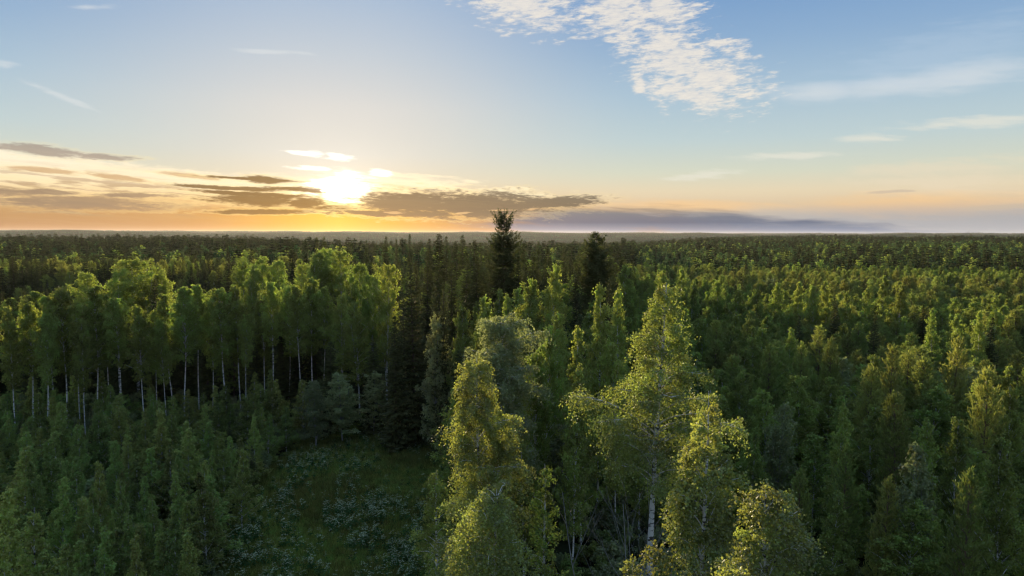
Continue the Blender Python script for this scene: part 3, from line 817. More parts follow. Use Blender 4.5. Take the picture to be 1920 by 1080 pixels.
# lit birch tops on the right, and named young trees low on the right
FIELD = 'young mixed wood filling the plain beyond the golden birches'
for px, yt, d, w in [(1380, 540, 150, 44), (1420, 545, 146, 40), (1460, 532, 152, 46), (1500, 530, 150, 40), (1530, 538, 146, 40), (1553, 528, 152, 36), (1590, 548, 142, 40), (1625, 540, 145, 44), (1662, 518, 155, 38), (1690, 535, 150, 44), (1345, 528, 160, 40), (1300, 535, 150, 40),
                     (1755, 578, 118, 44), (1800, 590, 112, 40), (1840, 585, 116, 40), (1240, 510, 165, 40), (1275, 505, 170, 36), (1870, 552, 140, 40), (1180, 560, 98, 40), (1285, 580, 108, 40)]:
    put('birch_tree', 'pole_birch', px, yt, d, wpx=w, group=FIELD, r=1.8)
for px, yt, d, w, v in [(1580, 757, 62, 62, 'pole_birch'), (1625, 695, 76, 50, 'pine'), (1440, 650, 84, 60, 'pine'), (1500, 645, 86, 50, 'pine'), (1670, 655, 82, 60, 'pine'), (1740, 790, 58, 66, 'pole_birch'), (1800, 790, 60, 50, 'pole_birch'), (1690, 745, 66, 50, 'pine'), (1850, 700, 72, 60, 'pine'),
                        (1900, 690, 74, 60, 'pole_birch'), (1395, 700, 76, 54, 'pole_birch'), (1340, 690, 72, 60, 'pole_birch'), (1720, 838, 52, 60, 'willow'), (1820, 890, 48, 70, 'pine'), (1890, 830, 52, 70, 'pole_birch'), (1465, 760, 66, 60, 'willow'), (1500, 890, 52, 60, 'pine'),
                        (1790, 640, 88, 50, 'pine'), (1560, 640, 90, 50, 'pine'), (1410, 800, 62, 56, 'pole_birch'), (1660, 900, 50, 60, 'pine'), (1590, 840, 55, 60, 'pine')]:
    put({'pole_birch': 'birch_tree', 'pine': 'pine_tree', 'willow': 'willow_tree'}[v], v, px, yt, d, wpx=w, group=FIELD, r=1.7)

# the clearing
meadow_px = [(395, 1400), (405, 1100), (432, 965), (505, 872), (560, 834), (680, 797), (770, 797), (838, 828), (850, 960), (850, 1100), (850, 1400)]
MEADOW = np.array([ground_at(*p)[:2] for p in meadow_px])
def inside(poly, x, y):
    x = np.asarray(x); y = np.asarray(y); c = np.zeros(x.shape, bool)
    n = len(poly); j = n - 1
    for i in range(n):
        xi, yi = poly[i]; xj, yj = poly[j]
        k = ((yi > y) != (yj > y)) & (x < (xj - xi) * (y - yi) / (yj - yi + 1e-12) + xi)
        c ^= k; j = i
    return c
HEROES = [(905, 672, 30), (1222, 530, 32), (1312, 735, 24), (1440, 925, 20), (912, 908, 24), (1180, 1040, 22), (1133, 893, 30), (940, 600, 57)]
for px, yt, d in HEROES:
    p = at_depth(px, yt, d); OCC.append((p.x, p.y, 2.2))
for px, yt, d in ((943, 403, 110), (1120, 435, 112)):
    p = at_depth(px, yt, d); OCC.append((p.x, p.y, 3.5))

rg = np.random.default_rng(11)
def jitter(d0, d1, s, m=0.62, pad=1.06):
    """points about s apart in the wedge of view (a little wider) between distances d0 and d1"""
    xm = d1 * 0.78 * pad
    xs = np.arange(-xm, xm, s); ys = np.arange(d0, d1, s)
    Xg, Yg = np.meshgrid(xs, ys); Xg = Xg + rg.uniform(-m, m, Xg.shape) * s; Yg = Yg + rg.uniform(-m, m, Yg.shape) * s
    Xg = Xg + (np.arange(len(ys)) % 2)[:, None] * s / 2
    k = (np.abs(Xg) < Yg * 0.78 * pad + 6)
    return Xg[k], Yg[k]

def free(x, y, k=1.0):
    ok = np.ones(len(x), bool)
    for ox, oy, r in OCC: ok &= (x - ox) ** 2 + (y - oy) ** 2 > (r * k) ** 2
    return ok

def scatter(kind_fn, X, Y, fixed=False):
    for x, y in zip(X, Y):
        e = kind_fn(x, y)
        if e is None: continue
        kind, var, h, grp = e
        if h < 1.2: continue
        TREES.append(dict(kind=kind, var=var, idx=None, x=x, y=y, z=float(height(x, y)) - 0.05, h=h, wpx=None, d=y, label=None, group=grp, fixed=False))

U = rg.uniform
def near_left(x, y):
    px = px_of(x, y)
    if inside(MEADOW, x, y): return None
    if px > 640 or (px > 420 and y < 64): return None
    edge = 100
    if y > edge: return None
    if U() < 0.07: return ('spruce_tree', 'young_spruce', U(3.5, 6), DARK)
    h = U(4.0, 7.6) + (y > 80) * U(0, 1.5)
    return ('young_birch', 'young', h, YNG)
X, Y = jitter(38, 101, 3.15); k = free(X, Y); scatter(near_left, X[k], Y[k])

def tall_left(x, y):
    px = px_of(x, y)
    if px > 620: return None
    u = U()
    if u < 0.22: return ('birch_tree', 'tall_birch', U(14.5, 17.2), WHITE)
    if u < 0.85: return ('spruce_tree', 'spruce', U(12, 17), DARK)
    return ('pine_tree', 'pine', U(12, 16), 'dark pines mixed into the tall stand')
X, Y = jitter(108, 136, 4.2); k = free(X, Y); scatter(tall_left, X[k], Y[k])

def behind_left(x, y):
    px = px_of(x, y)
    if px > 700: return None
    u = U()
    cap_h = 28 - (482 - 436) / 1280 * y * (0.93 if y > 200 else 1.12)
    h = min(U(17, 21), cap_h + U(-2.5, 1.0))
    if h < 11: h = U(13, 16)
    if y < 195: h = U(12.5, 16)
    if u < 0.64: return ('spruce_tree', 'spruce', h, DARK)
    if u < 0.86: return ('pine_tree', 'pine', h - 1, 'pines in the deep forest')
    return ('birch_tree', 'tall_birch', h - 1.5, WHITE)
X, Y = jitter(137, 300, 5.2); k = free(X, Y); scatter(behind_left, X[k], Y[k])

def centre(x, y):
    px = px_of(x, y)
    if px < 620 or inside(MEADOW, x, y): return None
    lim = np.interp(y, [40, 60, 100, 200, 400], [1080, 1130, 1175, 1190, 1190])
    if y < 200 and px > lim: return None
    if y < 104 and px < 850: return None
    u = U()
    if y < 75:
        return ('birch_tree', 'pole_birch', U(9, 13), MID) if u < 0.75 else ('willow_tree', 'willow', U(8, 11), 'grey-green bushy trees under the golden birches')
    if y < 120 and px < 870: return ('spruce_tree', 'spruce', U(11, 16), DARK)
    if y < 120:
        return ('birch_tree', 'pole_birch', U(14, 18), MID) if u < 0.4 else ('spruce_tree', 'spruce', U(14, 20), DARK)
    if y < 215:
        if px > 1190: return None
        if px < 870: return ('spruce_tree', 'spruce', U(12, 17.5), DARK) if u < 0.7 else ('birch_tree', 'tall_birch', U(12, 16), MID)
        return ('spruce_tree', 'spruce', U(17, 23) if y < 190 else U(15, 20), DARK) if u < 0.72 else ('birch_tree', 'tall_birch', U(16, 20), MID)
    if px < 700 or px > 1190: return None
    return ('spruce_tree', 'spruce', U(14, 18), DARK) if u < 0.6 else ('birch_tree', 'pole_birch', U(13, 16), MID)
X, Y = jitter(46, 300, 4.4); k = free(X, Y); scatter(centre, X[k], Y[k])

def right(x, y):
    px = px_of(x, y)
    lim = np.interp(y, [40, 60, 100, 200, 400], [1290, 1200, 1180, 1190, 1190])
    if px < lim: return None
    if y < 58 and px < 1530: return None
    u = U()
    patch = math.sin(x * 0.035 + 1) + math.sin(y * 0.04 + x * 0.02) + U(-1, 1)
    h = U(9.5, 14.6)
    if y < 62: h = U(7, 11)
    if y > 190: h = U(11.5, 15.5)
    if u < 0.05 and y > 90: return ('spruce_tree', 'spruce', h + U(1, 3), 'dark spruces scattered over the plain of young wood')
    if patch > -0.1: return ('birch_tree', 'pole_birch', h, FIELD)
    if u < 0.12: return ('willow_tree', 'willow', h - 1.5, FIELD)
    return ('pine_tree', 'pine', h - 0.5, FIELD)
X, Y = jitter(44, 300, 3.85); k = free(X, Y, 0.9); scatter(right, X[k], Y[k])

# ---- what the photograph shows largest becomes single trees, the rest one mass of each kind
LIMIT = {'birch_tree': 295, 'spruce_tree': 285, 'pine_tree': 280, 'young_birch': 290, 'broad_birch': 100, 'willow_tree': 120}
def shown(t):
    p = px_of(t['x'], t['y'])
    return -40 < p < 1960 and (439 + (28 - t['z'] - t['h']) / t['y'] * 1280) < 1075
for t in TREES: t['size'] = t['h'] / t['y'] * (1 if shown(t) else 0.001) * (10 if t['fixed'] else 1)
TREES.sort(key=lambda t: -t['size'])
count = {}
single, mass = [], []
for t in TREES:
    c = count.get(t['kind'], 0)
    if c < LIMIT[t['kind']] and shown(t): single.append(t); count[t['kind']] = c + 1
    else: mass.append(t)

# ---- labels that lead to one tree: kind, place, row and order
ORD = ['', 'first', 'second', 'third', 'fourth', 'fifth', 'sixth', 'seventh', 'eighth', 'ninth', 'tenth', 'eleventh', 'twelfth', 'thirteenth', 'fourteenth', 'fifteenth', 'sixteenth', 'seventeenth', 'eighteenth', 'nineteenth']
TENS = {2: 'twent', 3: 'thirt', 4: 'fort', 5: 'fift', 6: 'sixt', 7: 'sevent', 8: 'eight', 9: 'ninet'}
def ordinal(n):
    if n < 20: return ORD[n]
    a, b = divmod(n, 10)
    return TENS[a] + ('ieth' if b == 0 else 'y-' + ORD[b])
def region(t):
    p, y = px_of(t['x'], t['y']), t['y']
    if p < 640 and y <= 102: return 'thicket beside the clearing'
    if p < 640 and y < 136: return 'stand of white stems'
    if p < 700: return 'forest behind the white stems'
    if p < 1190: return 'wood round the tallest spruce' if y > 100 else 'wood behind the golden birches'
    return 'broad plain of young wood'
LOOK = {'birch_tree': ['green birch', 'leafy birch'], 'spruce_tree': ['dark spruce', 'pointed dark spruce'], 'pine_tree': ['olive young pine', 'bushy pine'], 'young_birch': ['young birch', 'slim young birch'],
        'broad_birch': ['round-crowned birch', 'broad birch'], 'willow_tree': ['grey-green bushy tree', 'grey-green willow']}
rows = {}
for t in single:
    if t['label']: continue
    t['row'] = int(math.log(t['y'] / 40) / 0.13)
    rows.setdefault((t['kind'], region(t)), {}).setdefault(t['row'], []).append(t)
for (kind, reg), rr in rows.items():
    for n, key in enumerate(sorted(rr), 1):
        lst = sorted(rr[key], key=lambda t: px_of(t['x'], t['y']))
        for m, t in enumerate(lst, 1):
            where = 'nearest row' if n == 1 else ordinal(n) + ' row'
            t['label'] = '%s %s from the left, %s, %s' % (LOOK[kind][0], ordinal(m), where, reg)

CATEGORY = {'birch_tree': 'birch', 'spruce_tree': 'spruce', 'pine_tree': 'pine', 'young_birch': 'young birch', 'broad_birch': 'broad birch', 'willow_tree': 'willow'}
def dims(t, k):
    H = VAR[t['var']][k][0]
    s = t['h'] / H
    if t['wpx']:
        base_w = {'tall_birch': 5.4, 'broad': 7.2, 'young': 2.9, 'pole_birch': 5.0, 'willow': 5.0, 'pine': 4.8, 'spruce': 5.6, 'young_spruce': 3.2}[t['var']]
        sw = min(s * 1.6, max(s * 0.7, t['wpx'] * 1.12 / 1280 * t['d'] / base_w))
    else: sw = s * U(0.9, 1.2)
    return sw, s
for n, t in enumerate(single):
    k = (t['idx'] if t['idx'] is not None else int(U(0, 1000))) % len(VAR[t['var']])
    H, wood, crown, joined = VAR[t['var']][k]
    sw, s = dims(t, k)
    big = t['h'] / t['y'] * 1280 > 70
    o = link(t['kind'], None if big else joined, label=t['label'], category=CATEGORY[t['kind']], group=t['group'])
    o.location = (t['x'], t['y'], t['z']); o.rotation_euler = (U(-0.025, 0.025), U(-0.025, 0.025), U(0, 6.283)); o.scale = (sw, sw, s)
    if big:
        link('trunk', wood, o); link('crown', crown, o)

# ---- the mass: geometry nodes put meshes on points
def scatter_object(name, meshes, P, rot, scl, idx, kind='stuff', label=None):
    srcs = bpy.data.collections.new(name + '_sources')
    for k, m in enumerate(meshes):
        srcs.objects.link(bpy.data.objects.new('%s_source_%02d' % (name, k), m))
    me = bpy.data.meshes.new(name)
    n = len(P)
    me.vertices.add(n); me.vertices.foreach_set('co', np.asarray(P, np.float32).ravel())
    a = me.attributes.new('turn', 'FLOAT_VECTOR', 'POINT'); a.data.foreach_set('vector', np.asarray(rot, np.float32).ravel())
    a = me.attributes.new('size', 'FLOAT_VECTOR', 'POINT'); a.data.foreach_set('vector', np.asarray(scl, np.float32).ravel())
    a = me.attributes.new('which', 'INT', 'POINT'); a.data.foreach_set('value', np.asarray(idx, np.int32))
    o = link(name, me, kind=kind, label=label)
    ng = bpy.data.node_groups.new(name, 'GeometryNodeTree')
    ng.interface.new_socket('Geometry', in_out='INPUT', socket_type='NodeSocketGeometry')
    ng.interface.new_socket('Geometry', in_out='OUTPUT', socket_type='NodeSocketGeometry')
    gi = ng.nodes.new('NodeGroupInput'); go = ng.nodes.new('NodeGroupOutput')
    iop = ng.nodes.new('GeometryNodeInstanceOnPoints'); ci = ng.nodes.new('GeometryNodeCollectionInfo')
    ci.inputs['Collection'].default_value = srcs; ci.inputs['Separate Children'].default_value = True; ci.inputs['Reset Children'].default_value = True
    def named(nm, ty):
        q = ng.nodes.new('GeometryNodeInputNamedAttribute'); q.data_type = ty; q.inputs['Name'].default_value = nm; return q.outputs['Attribute']
    L = ng.links.new
    L(gi.outputs[0], iop.inputs['Points']); L(ci.outputs[0], iop.inputs['Instance']); iop.inputs['Pick Instance'].default_value = True
    L(named('which', 'INT'), iop.inputs['Instance Index'])
    e2r = ng.nodes.new('FunctionNodeEulerToRotation'); L(named('turn', 'FLOAT_VECTOR'), e2r.inputs[0]); L(e2r.outputs[0], iop.inputs['Rotation'])
    L(named('size', 'FLOAT_VECTOR'), iop.inputs['Scale']); L(iop.outputs[0], go.inputs[0])
    md = o.modifiers.new('scatter', 'NODES'); md.node_group = ng
    return o

def mass_of(kind, name, label):
    lst = [t for t in mass if t['kind'] == kind]
    if not lst: return
    keys = sorted({t['var'] for t in lst}); meshes, base = [], {}
    for kk in keys:
        base[kk] = len(meshes); meshes += [v[3] for v in VAR[kk]]
    P, Ro, Sc, I = [], [], [], []
    for t in lst:
        k = int(U(0, 1000)) % len(VAR[t['var']]); sw, s = dims(t, k)
        P.append((t['x'], t['y'], t['z'])); Ro.append((U(-.03, .03), U(-.03, .03), U(0, 6.283))); Sc.append((sw, sw, s)); I.append(base[t['var']] + k)
    scatter_object(name, meshes, P, Ro, Sc, I, label=label)
mass_of('birch_tree', 'birch_wood', 'mass of more distant birches filling the forest beyond the nearer ones')
mass_of('spruce_tree', 'spruce_wood', 'mass of more distant dark spruces in the deep forest')
mass_of('pine_tree', 'pine_wood', 'mass of more distant pines in the deep forest')
mass_of('young_birch', 'birch_thicket', 'young birches packed into the thicket beyond those told apart')
mass_of('willow_tree', 'willow_scrub', 'grey-green bushes among the young wood')

# far woods out to the ridges
FP, FR, FS, FI = [], [], [], []
for d0, d1 in ((300, 420), (420, 600), (600, 850), (850, 1200), (1200, 1700), (1700, 2500)):
    s = 4.9 + 0.0032 * (d0 + d1) / 2
    X, Y = jitter(d0, d1, s)
    Z = height(X, Y) - 0.1
    n = len(X)
    patch = np.sin(X * 0.011 + 2) + np.sin(Y * 0.009 + X * 0.006) + rg.normal(size=n) * 0.8
    px = px_of(X, Y)
    dark_side = np.where(px < 1190, 0.45, np.interp(Y, [300, 900], [-0.6, 0.0])) + np.interp(Y, [300, 700, 1200], [0, 0, 0.25])
    sp = (patch * 0.35 + rg.normal(size=n) * 0.6 < dark_side)
    kind = np.where(sp, rg.integers(0, 3, n), np.where(rg.random(n) < np.interp(Y, [300, 900], [0.62, 0.35]), rg.integers(3, 6, n), rg.integers(6, 9, n)))
    H = np.where(px < 1190, rg.uniform(13, 20.5, n), rg.uniform(10.5, 17.5, n)) + 3.5 * sp * (rg.random(n) < 0.12) + 1.5 * np.sin(X * 0.02) * np.sin(Y * 0.013)
    sz = H / 18.0; wd = sz * (s / 4.9) * rg.uniform(0.9, 1.25, n)
    FP.append(np.column_stack([X, Y, Z])); FR.append(np.column_stack([rg.normal(size=n) * .02, rg.normal(size=n) * .02, rg.uniform(0, 6.28, n)]))
    FS.append(np.column_stack([wd, wd, sz])); FI.append(kind)
FP, FR, FS, FI = map(np.concatenate, (FP, FR, FS, FI))
far_meshes = [v[3] for v in VAR['far_spruce']] + [v[3] for v in VAR['far_birch']] + [v[3] for v in VAR['far_pine']]
scatter_object('distant_forest', far_meshes, FP, FR, FS, FI, label='unbroken forest running out over the lowland towards the ridges')
# clumps for the farthest slopes
def clump(seed):
    q = np.random.default_rng(seed)
    Vs, Fs, Ts = [], [], []; n = 0
    for k in range(22):
        x, y = q.uniform(-26, 26, 2); h = q.uniform(13, 21); r = q.uniform(2.6, 4.2)
        for s in range(3):
            z0 = h * (0.25 + 0.22 * s); z1 = h * (0.62 + 0.19 * s) if s < 2 else h
            rr = r * (1.25 - 0.36 * s)
            a = np.arange(5) / 5 * 6.283 + q.uniform(0, 6)
            ring = np.column_stack([x + rr * np.cos(a) * q.uniform(0.7, 1.2, 5), y + rr * np.sin(a) * q.uniform(0.7, 1.2, 5), np.full(5, z0) + q.normal(size=5) * 0.5])
            Vs.append(ring); Vs.append([[x, y, z1]])
            Fs += [[n + i, n + (i + 1) % 5, n + 5] for i in range(5)]; Ts += list(np.clip(q.normal(0.5, 0.2, 5), 0, 1)); n += 6
    return new_mesh('clump', [(np.concatenate(Vs), np.array(Fs), M_FAR if seed % 2 else M_SPRUCE, Ts)])
cl = [clump(s) for s in range(6)]
X1, Y1 = jitter(2480, 4200, 34, pad=1.03); X2, Y2 = jitter(4200, 7600, 44, pad=1.03); X3, Y3 = jitter(7600, 10500, 75, pad=1.0)
X = np.concatenate([X1, X2, X3]); Y = np.concatenate([Y1, Y2, Y3]); n = len(X)
sc = np.where(Y > 7600, 1.5, 1.0) * rg.uniform(0.8, 1.15, n)
scatter_object('far_ridge_forest', cl, np.column_stack([X, Y, height(X, Y) - 1]), np.column_stack([np.zeros(n), np.zeros(n), rg.uniform(0, 6.28, n)]),
               np.column_stack([np.full(n, 1.15), np.full(n, 1.15), sc]), rg.integers(0, 6, n), label='far wooded ridges along the horizon')
print('TREES', len(single), len(mass), 'FAR', len(FP), n, count, 'T', time.perf_counter() - T_START)

# ================================================================== the golden birches and other trees of their own
def own_tree(name, gen, wm, lm, px, ytop, d, label, cat, group=None, rot=None):
    """gen(H) -> geometry; stands where the ground meets it, its tip at (px, ytop) from the look-out"""
    p = at_depth(px, ytop, d); base = float(height(p.x, p.y)) - 0.05
    (wv, wf), (lv, lf, lt) = gen(p.z - base)
    o = link(name, None, label=label, category=cat, group=group)
    o.location = (p.x, p.y, base)
    if rot is not None: o.rotation_euler = (0, 0, rot)
    link('trunk', new_mesh('trunk', [(wv, wf, wm, None)]), o)
    if len(lf): link('crown', new_mesh('crown', [(lv, lf, lm, lt)]), o)
    return len(lf)
GB = 'golden birches nearest the look-out'
nf = 0
nf += own_tree('birch_tree', lambda H: gen_birch(11, H, 11.5, 1.7, nb=80, leaf=0.09, per=15, twigs=5, detail=2, droop=1.05, twig_len=0.6, sway=0.35, fill=1.7, taper=0.5, low=0.55, peak=0.45, spread=0.06, stems=2, base_elev=38),
    M_BARK_B, M_BIRCH, 905, 672, 30, 'bright yellow-green double-topped birch with hanging twigs beside the clearing', 'birch', GB)
nf += own_tree('birch_tree', lambda H: gen_birch(12, H, 16.2, 2.95, nb=86, leaf=0.09, per=14, twigs=5, detail=2, droop=0.95, twig_len=0.7, sway=0.3, fill=1.4, taper=1.05, low=0.5, peak=0.2, spread=0.06, lean=(0.9, 0.1), base_elev=38, r0=0.24, gap=0.10, tips_only=True),
    M_BARK_B, M_BIRCH, 1222, 530, 32, 'tallest golden birch, pointed crown above a thick white stem', 'birch', GB)
nf += own_tree('birch_tree', lambda H: gen_birch(13, H, 12.5, 1.75, nb=76, leaf=0.10, per=14, twigs=5, detail=2, droop=0.8, twig_len=0.6, sway=0.45, fill=1.35, taper=0.85, low=0.7, peak=0.3, spread=0.06, gap=0.10, top_sparse=0.5, base_elev=40, r0=0.19, tips_only=True),
    M_BARK_B, M_BIRCH, 1308, 737, 24, 'golden birch with thin wispy top and pale stem in front of the tallest one', 'birch', GB)
nf += own_tree('birch_tree', lambda H: gen_birch(14, H, 12.5, 1.5, nb=56, leaf=0.085, per=12, twigs=5, detail=2, droop=0.8, twig_len=0.55, sway=0.3, fill=1.5, taper=0.35, low=0.8, peak=0.5, spread=0.06, stems=2, base_elev=45),
    M_BARK_B, M_BIRCH, 1432, 928, 20, 'low rounded golden birch crown nearest the look-out, leaves catching the light', 'birch', GB)
nf += own_tree('birch_tree', lambda H: gen_birch(15, H, 11.0, 1.55, nb=66, leaf=0.085, per=15, twigs=5, detail=2, droop=1.25, twig_len=0.9, sway=0.3, fill=1.3, taper=0.42, low=0.8, peak=0.5, spread=0.06, stems=2, base_elev=50),
    M_BARK_B, M_BIRCH, 912, 912, 24, 'weeping domed birch with forked pale stem below the double-topped birch', 'birch', GB)
nf += own_tree('birch_tree', lambda H: gen_birch(16, H, 13.0, 0.8, nb=34, leaf=0.085, per=12, twigs=4, detail=2, droop=0.6, twig_len=0.45, fill=1.4, taper=0.6, low=0.8, spread=0.05),
    M_BARK_B, M_BIRCH, 1182, 1038, 22, 'small golden birch tip at the foot of the thick white stem', 'birch', GB)
nf += own_tree('birch_tree', lambda H: gen_birch(17, H, 8.0, 3.7, nb=85, leaf=0.17, per=8, twigs=5, detail=2, droop=0.9, twig_len=0.8, sway=0.4, fill=1.1, taper=0.42, low=0.6, peak=0.4, spread=0.08, stems=3),
    M_BARK_B, M_WILLOW, 935, 598, 57, 'broad grey-green birch with domed shaggy crown behind the double-topped golden birch', 'birch')
own_tree('dead_tree', lambda H: gen_bare(21, H, 13, 0.09), M_BARK_D, None, 1133, 893, 30, 'bare dead grey tree with forked limbs left of the thick white birch stem', 'dead tree')
M_SPR2 = M_SPRUCE
nf += own_tree('spruce_tree', lambda H: gen_spruce(31, H, 4.8, hb=0.1, whorl=0.46, nper=8, needle=0.15, ragged=0.16, detail=2, upturn=0.5, wide=0.28, top_up=22,
    shape=([0, .3, .60, .73, .845, .875, .90, .935, .965, .985, 1], [1, 1.0, .88, .74, .62, .50, .28, .62, .50, .30, .08])), M_BARK_S, M_SPRUCE, 943, 402, 110, 'tallest spruce, its open spiky top standing clear above the horizon', 'spruce')
nf += own_tree('spruce_tree', lambda H: gen_spruce(32, H, 4.1, hb=0.1, whorl=0.45, nper=9, needle=0.22, ragged=0.18, detail=2, upturn=0.5,
    shape=([0, .4, .8, .9, .95, .98, 1], [1, .98, .80, .62, .42, .24, .06])), M_BARK_S, M_SPRUCE, 1119, 435, 112, 'dense dark round-topped conifer just reaching the horizon', 'spruce')
for px, yt, d, w, sd_, l in [(1012, 868, 30, 1.15, 41, 'small green birch tucked behind the weeping domed birch'), (806, 885, 34, 1.05, 42, 'small green birch at the clearing edge beside the double-topped birch')]:
    nf += own_tree('birch_tree', lambda H: gen_birch(sd_, H, 9.0, w, nb=50, leaf=0.10, per=9, twigs=4, detail=2, droop=0.7, twig_len=0.5, fill=1.4, taper=0.6, low=0.8, spread=0.06), M_BARK_B, M_BIRCH_FAR, px, yt, d, l, 'birch')

# ================================================================== undergrowth, grass and flowers
bush = []
for s in range(4):
    (wv, wf), (lv, lf, lt) = gen_birch(300 + s, 2.2, 0.1, 1.0, nb=22, leaf=0.16, per=6, twigs=3, detail=0, droop=0.3, base_elev=35, taper=0.5, low=0.9, spread=0.08, twig_len=0.3, fill=1.6, r0=0.02, stems=2)
    bush.append(new_mesh('bush', [(wv, wf, M_BARK_D, None), (lv, lf, M_YOUNG if s % 2 else M_WILLOW, lt)]))
X, Y = jitter(22, 112, 1.8)
k = ~inside(MEADOW, X, Y); X, Y = X[k], Y[k]
px_ = px_of(X, Y)
k = ~((px_ > 860) & (px_ < 1060) & (rg.random(len(X)) < 0.5)); X, Y = X[k], Y[k]
n = len(X); hgt = rg.uniform(0.35, 1.15, n)
scatter_object('undergrowth', bush, np.column_stack([X, Y, height(X, Y) - 0.1]), np.column_stack([np.zeros(n), np.zeros(n), rg.uniform(0, 6.28, n)]),
               np.column_stack([hgt * 1.2, hgt * 1.2, hgt]), rg.integers(0, 4, n), label='low leafy undergrowth on the forest floor')

M_GRASS = leaf_mat('meadow_grass', (0.115, 0.138, 0.036), (0.15, 0.18, 0.03), 0.5, 0.06, 0.35, 0.0)
M_GRASS2 = leaf_mat('olive_grass', (0.105, 0.110, 0.032), (0.10, 0.11, 0.02), 0.5, 0.05, 0.35, 0.0)
M_STEM = leaf_mat('flower_stems', (0.045, 0.085, 0.03), (0.04, 0.08, 0.02), 0.3, 0.03, 0.3, 0.0)
M_FLOWER = leaf_mat('white_umbels', (0.36, 0.40, 0.24), (0.12, 0.14, 0.08), 0.12, 0.0, 0.3, 0.0)
def tuft(seed, n=46, h=0.55, rad=0.42, gm=None):
    q = np.random.default_rng(seed)
    C = np.column_stack([q.normal(size=n) * rad * 0.5, q.normal(size=n) * rad * 0.5, np.zeros(n)])
    D = unit(np.column_stack([q.normal(size=n) * 0.45, q.normal(size=n) * 0.45, np.ones(n)]))
    L_ = h * q.uniform(0.5, 1.3, n); C = C + D * (L_ / 2)[:, None]
    Sd = unit(np.cross(D, rnd_dir(q, n)))
    V, F = quads(C, D, Sd, L_, np.full(n, 0.035) * q.uniform(0.7, 1.6, n))
    return new_mesh('tuft', [(V, F, gm or M_GRASS, np.clip(q.normal(0.5, 0.2, n), 0, 1))])
def umbel_plant(seed):
    q = np.random.default_rng(seed)
    w = Wood(); C, Nn = [], []
    for s in range(q.integers(4, 8)):
        a = q.uniform(0, 6.28); r = q.uniform(0.05, 0.32); h = q.uniform(0.75, 1.2)
        tip = np.array([r * math.cos(a), r * math.sin(a), h])
        w.tube(np.array([[0, 0, 0], tip * [0.4, 0.4, 0.6], tip]), [0.008, 0.006, 0.004], 3)
        m = 6
        C.append(tip + np.column_stack([q.normal(size=m) * 0.05, q.normal(size=m) * 0.05, q.normal(size=m) * 0.01 + 0.02]))
    C = np.concatenate(C); m = len(C)
    D = unit(np.column_stack([q.normal(size=m), q.normal(size=m), q.normal(size=m) * 0.25])); Sd = unit(np.cross(D, np.column_stack([q.normal(size=m) * .2, q.normal(size=m) * .2, np.ones(m)])))
    V, F = quads(C, D, Sd, np.full(m, 0.055), np.full(m, 0.05))
    # ferny leaves
    k = 26; a = q.uniform(0, 6.28, k); rr = q.uniform(0.05, 0.35, k)
    C2 = np.column_stack([rr * np.cos(a), rr * np.sin(a), q.uniform(0.1, 0.7, k)]); D2 = unit(np.column_stack([np.cos(a), np.sin(a), q.normal(size=k) * 0.4])); S2 = unit(np.cross(D2, rnd_dir(q, k)))
    V2, F2 = quads(C2, D2, S2, np.full(k, 0.24), np.full(k, 0.10))
    wv, wf = w.get()
    return new_mesh('umbel', [(wv, wf, M_STEM, None), (V, F, M_FLOWER, q.random(m)), (V2, F2, M_STEM, q.random(k))])
mx0, my0 = MEADOW.min(0) - 2; mx1, my1 = MEADOW.max(0) + 2
X, Y = np.meshgrid(np.arange(mx0, mx1, 0.40), np.arange(max(20, my0), my1, 0.40)); X = X.ravel() + rg.uniform(-.3, .3, X.size); Y = Y.ravel() + rg.uniform(-.3, .3, Y.size)
k = inside(MEADOW * 1.0, X, Y); X, Y = X[k], Y[k]; n = len(X)
gpat = np.sin(X * 0.42 + 2 + np.sin(Y * 0.2) * 2) + np.sin(Y * 0.33 + X * 0.15) + rg.normal(size=n) * 0.7
gwhich = np.where(gpat > 0.3, rg.integers(3, 6, n), rg.integers(0, 3, n))
gh = (0.75 + 0.35 * np.sin(X * 0.5 + 1) * np.sin(Y * 0.4) + rg.normal(size=n) * 0.2).clip(0.35, 1.6)
scatter_object('meadow_grass', [tuft(s) for s in range(3)] + [tuft(s + 3, gm=M_GRASS2, h=0.75) for s in range(3)], np.column_stack([X, Y, height(X, Y)]), np.column_stack([np.zeros(n), np.zeros(n), rg.uniform(0, 6.28, n)]),
               np.column_stack([np.ones(n), np.ones(n), gh]), gwhich, label='tall dark green grass of the clearing')
FX, FY = [], []
for px, py, rad, cnt in [(600, 862, 3.0, 60), (572, 856, 1.8, 36), (520, 916, 1.6, 34), (470, 968, 1.8, 44), (455, 990, 1.4, 26), (650, 937, 1.6, 36), (620, 945, 1.4, 20), (700, 950, 1.5, 30), (742, 944, 1.3, 34), (715, 936, 1.2, 26), (682, 966, 1.2, 24),
                         (625, 972, 1.1, 20), (688, 1000, 1.0, 24), (664, 1004, 1.0, 18), (757, 1022, 1.3, 36), (778, 1000, 1.2, 26), (765, 1052, 1.3, 36), (480, 1030, 1.5, 34), (447, 1048, 1.5, 30), (552, 1015, 1.6, 18), (720, 816, 3.2, 40), (690, 820, 2.4, 16),
                         (777, 828, 2.0, 30), (808, 836, 2.0, 26), (662, 868, 1.6, 18), (535, 965, 1.2, 22), (600, 1050, 1.8, 24), (520, 1065, 1.6, 30), (690, 1060, 1.8, 24), (800, 960, 1.5, 24), (640, 900, 1.2, 10), (492, 935, 1.3, 18)]:
    g = ground_at(px, py, 0.9); FX.append(g.x + rg.normal(size=int(cnt * 0.75)) * rad * 0.7); FY.append(g.y + rg.normal(size=int(cnt * 0.75)) * rad * 1.0)
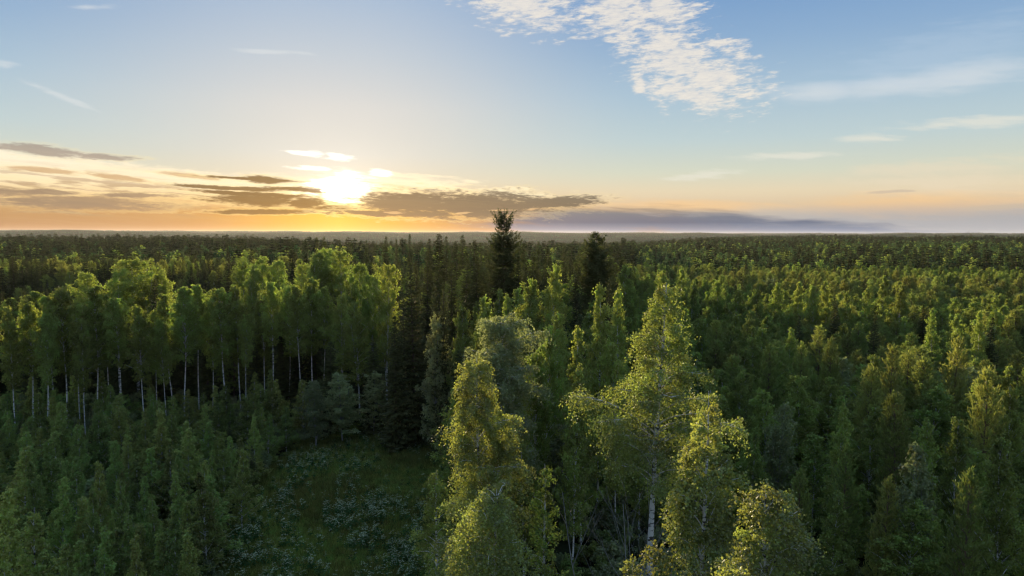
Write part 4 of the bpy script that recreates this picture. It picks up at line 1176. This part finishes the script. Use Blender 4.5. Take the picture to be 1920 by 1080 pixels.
FX.append(rg.uniform(mx0, mx1, 300)); FY.append(rg.uniform(45, my1, 300))
X = np.concatenate(FX); Y = np.concatenate(FY); k = inside(MEADOW, X, Y); X, Y = X[k], Y[k]; n = len(X); s_ = rg.uniform(0.75, 1.2, n)
scatter_object('white_wildflowers', [umbel_plant(s) for s in range(6)], np.column_stack([X, Y, height(X, Y)]), np.column_stack([rg.normal(size=n) * .08, rg.normal(size=n) * .08, rg.uniform(0, 6.28, n)]),
               np.column_stack([s_, s_, s_]), rg.integers(0, 6, n), label='patches of white umbel flowers in the clearing')

# ================================================================== radio masts on the far ridges
m_steel, t = mat('galvanised_steel')
p_ = t.nodes.new('ShaderNodeBsdfPrincipled'); p_.inputs['Base Color'].default_value = (0.25, 0.25, 0.26, 1); p_.inputs['Metallic'].default_value = 0.6; p_.inputs['Roughness'].default_value = 0.5
o_ = t.nodes.new('ShaderNodeOutputMaterial'); t.links.new(p_.outputs[0], o_.inputs[0])
for px, yt, d, label in [(1140, 428, 5200, 'thin radio mast on the far ridge beyond the round-topped conifer'), (1817, 429, 5200, 'thin radio mast on the ridge far out over the plain of young wood')]:
    p = at_depth(px, yt, d); base = float(height(p.x, p.y)); H = p.z - base
    o = link('radio_mast', None, label=label, category='radio mast', group='radio masts on the horizon'); o.location = (p.x, p.y, base)
    w = Wood()
    for a in (0, 2.094, 4.189):
        w.tube(np.array([[1.3 * math.cos(a), 1.3 * math.sin(a), 0], [0.8 * math.cos(a), 0.8 * math.sin(a), H * 0.93]]), [0.35, 0.3], 4)
    zz = np.arange(0, H * 0.92, 3.0)
    for i, z0 in enumerate(zz):
        for a, b in ((0, 2.094), (2.094, 4.189), (4.189, 0)):
            w.tube(np.array([[math.cos(a), math.sin(a), z0], [math.cos(b), math.sin(b), z0 + 2.8]]), [0.12, 0.12], 3)
    link('lattice', new_mesh('lattice', [(*w.get(), m_steel, None)]), o)
    w = Wood(); w.tube(np.array([[0, 0, H * 0.92], [0, 0, H]]), [0.3, 0.15], 5); link('antenna', new_mesh('antenna', [(*w.get(), m_steel, None)]), o)

# ================================================================== air
hz, t = mat('haze')
pv = t.nodes.new('ShaderNodeVolumePrincipled'); pv.inputs['Density'].default_value = HAZE; pv.inputs['Color'].default_value = (0.86, 0.84, 0.84, 1); pv.inputs['Anisotropy'].default_value = 0.42
ov = t.nodes.new('ShaderNodeOutputMaterial'); t.links.new(pv.outputs[0], ov.inputs['Volume'])
x0, x1, y0, y1, z0, z1 = -13200.0, 13200.0, -13200.0, 13200.0, -45.0, 74.0
hv = [(x0, y0, z0), (x1, y0, z0), (x1, y1, z0), (x0, y1, z0), (x0, y0, z1), (x1, y0, z1), (x1, y1, z1), (x0, y1, z1)]
hf = [(0, 3, 2, 1), (4, 5, 6, 7), (0, 1, 5, 4), (1, 2, 6, 5), (2, 3, 7, 6), (3, 0, 4, 7)]
hm = bpy.data.meshes.new('haze'); hm.from_pydata(hv, [], hf); hm.materials.append(hz)
link('haze', hm, kind='stuff')
print('HERO LEAVES', nf, 'T', time.perf_counter() - T_START)
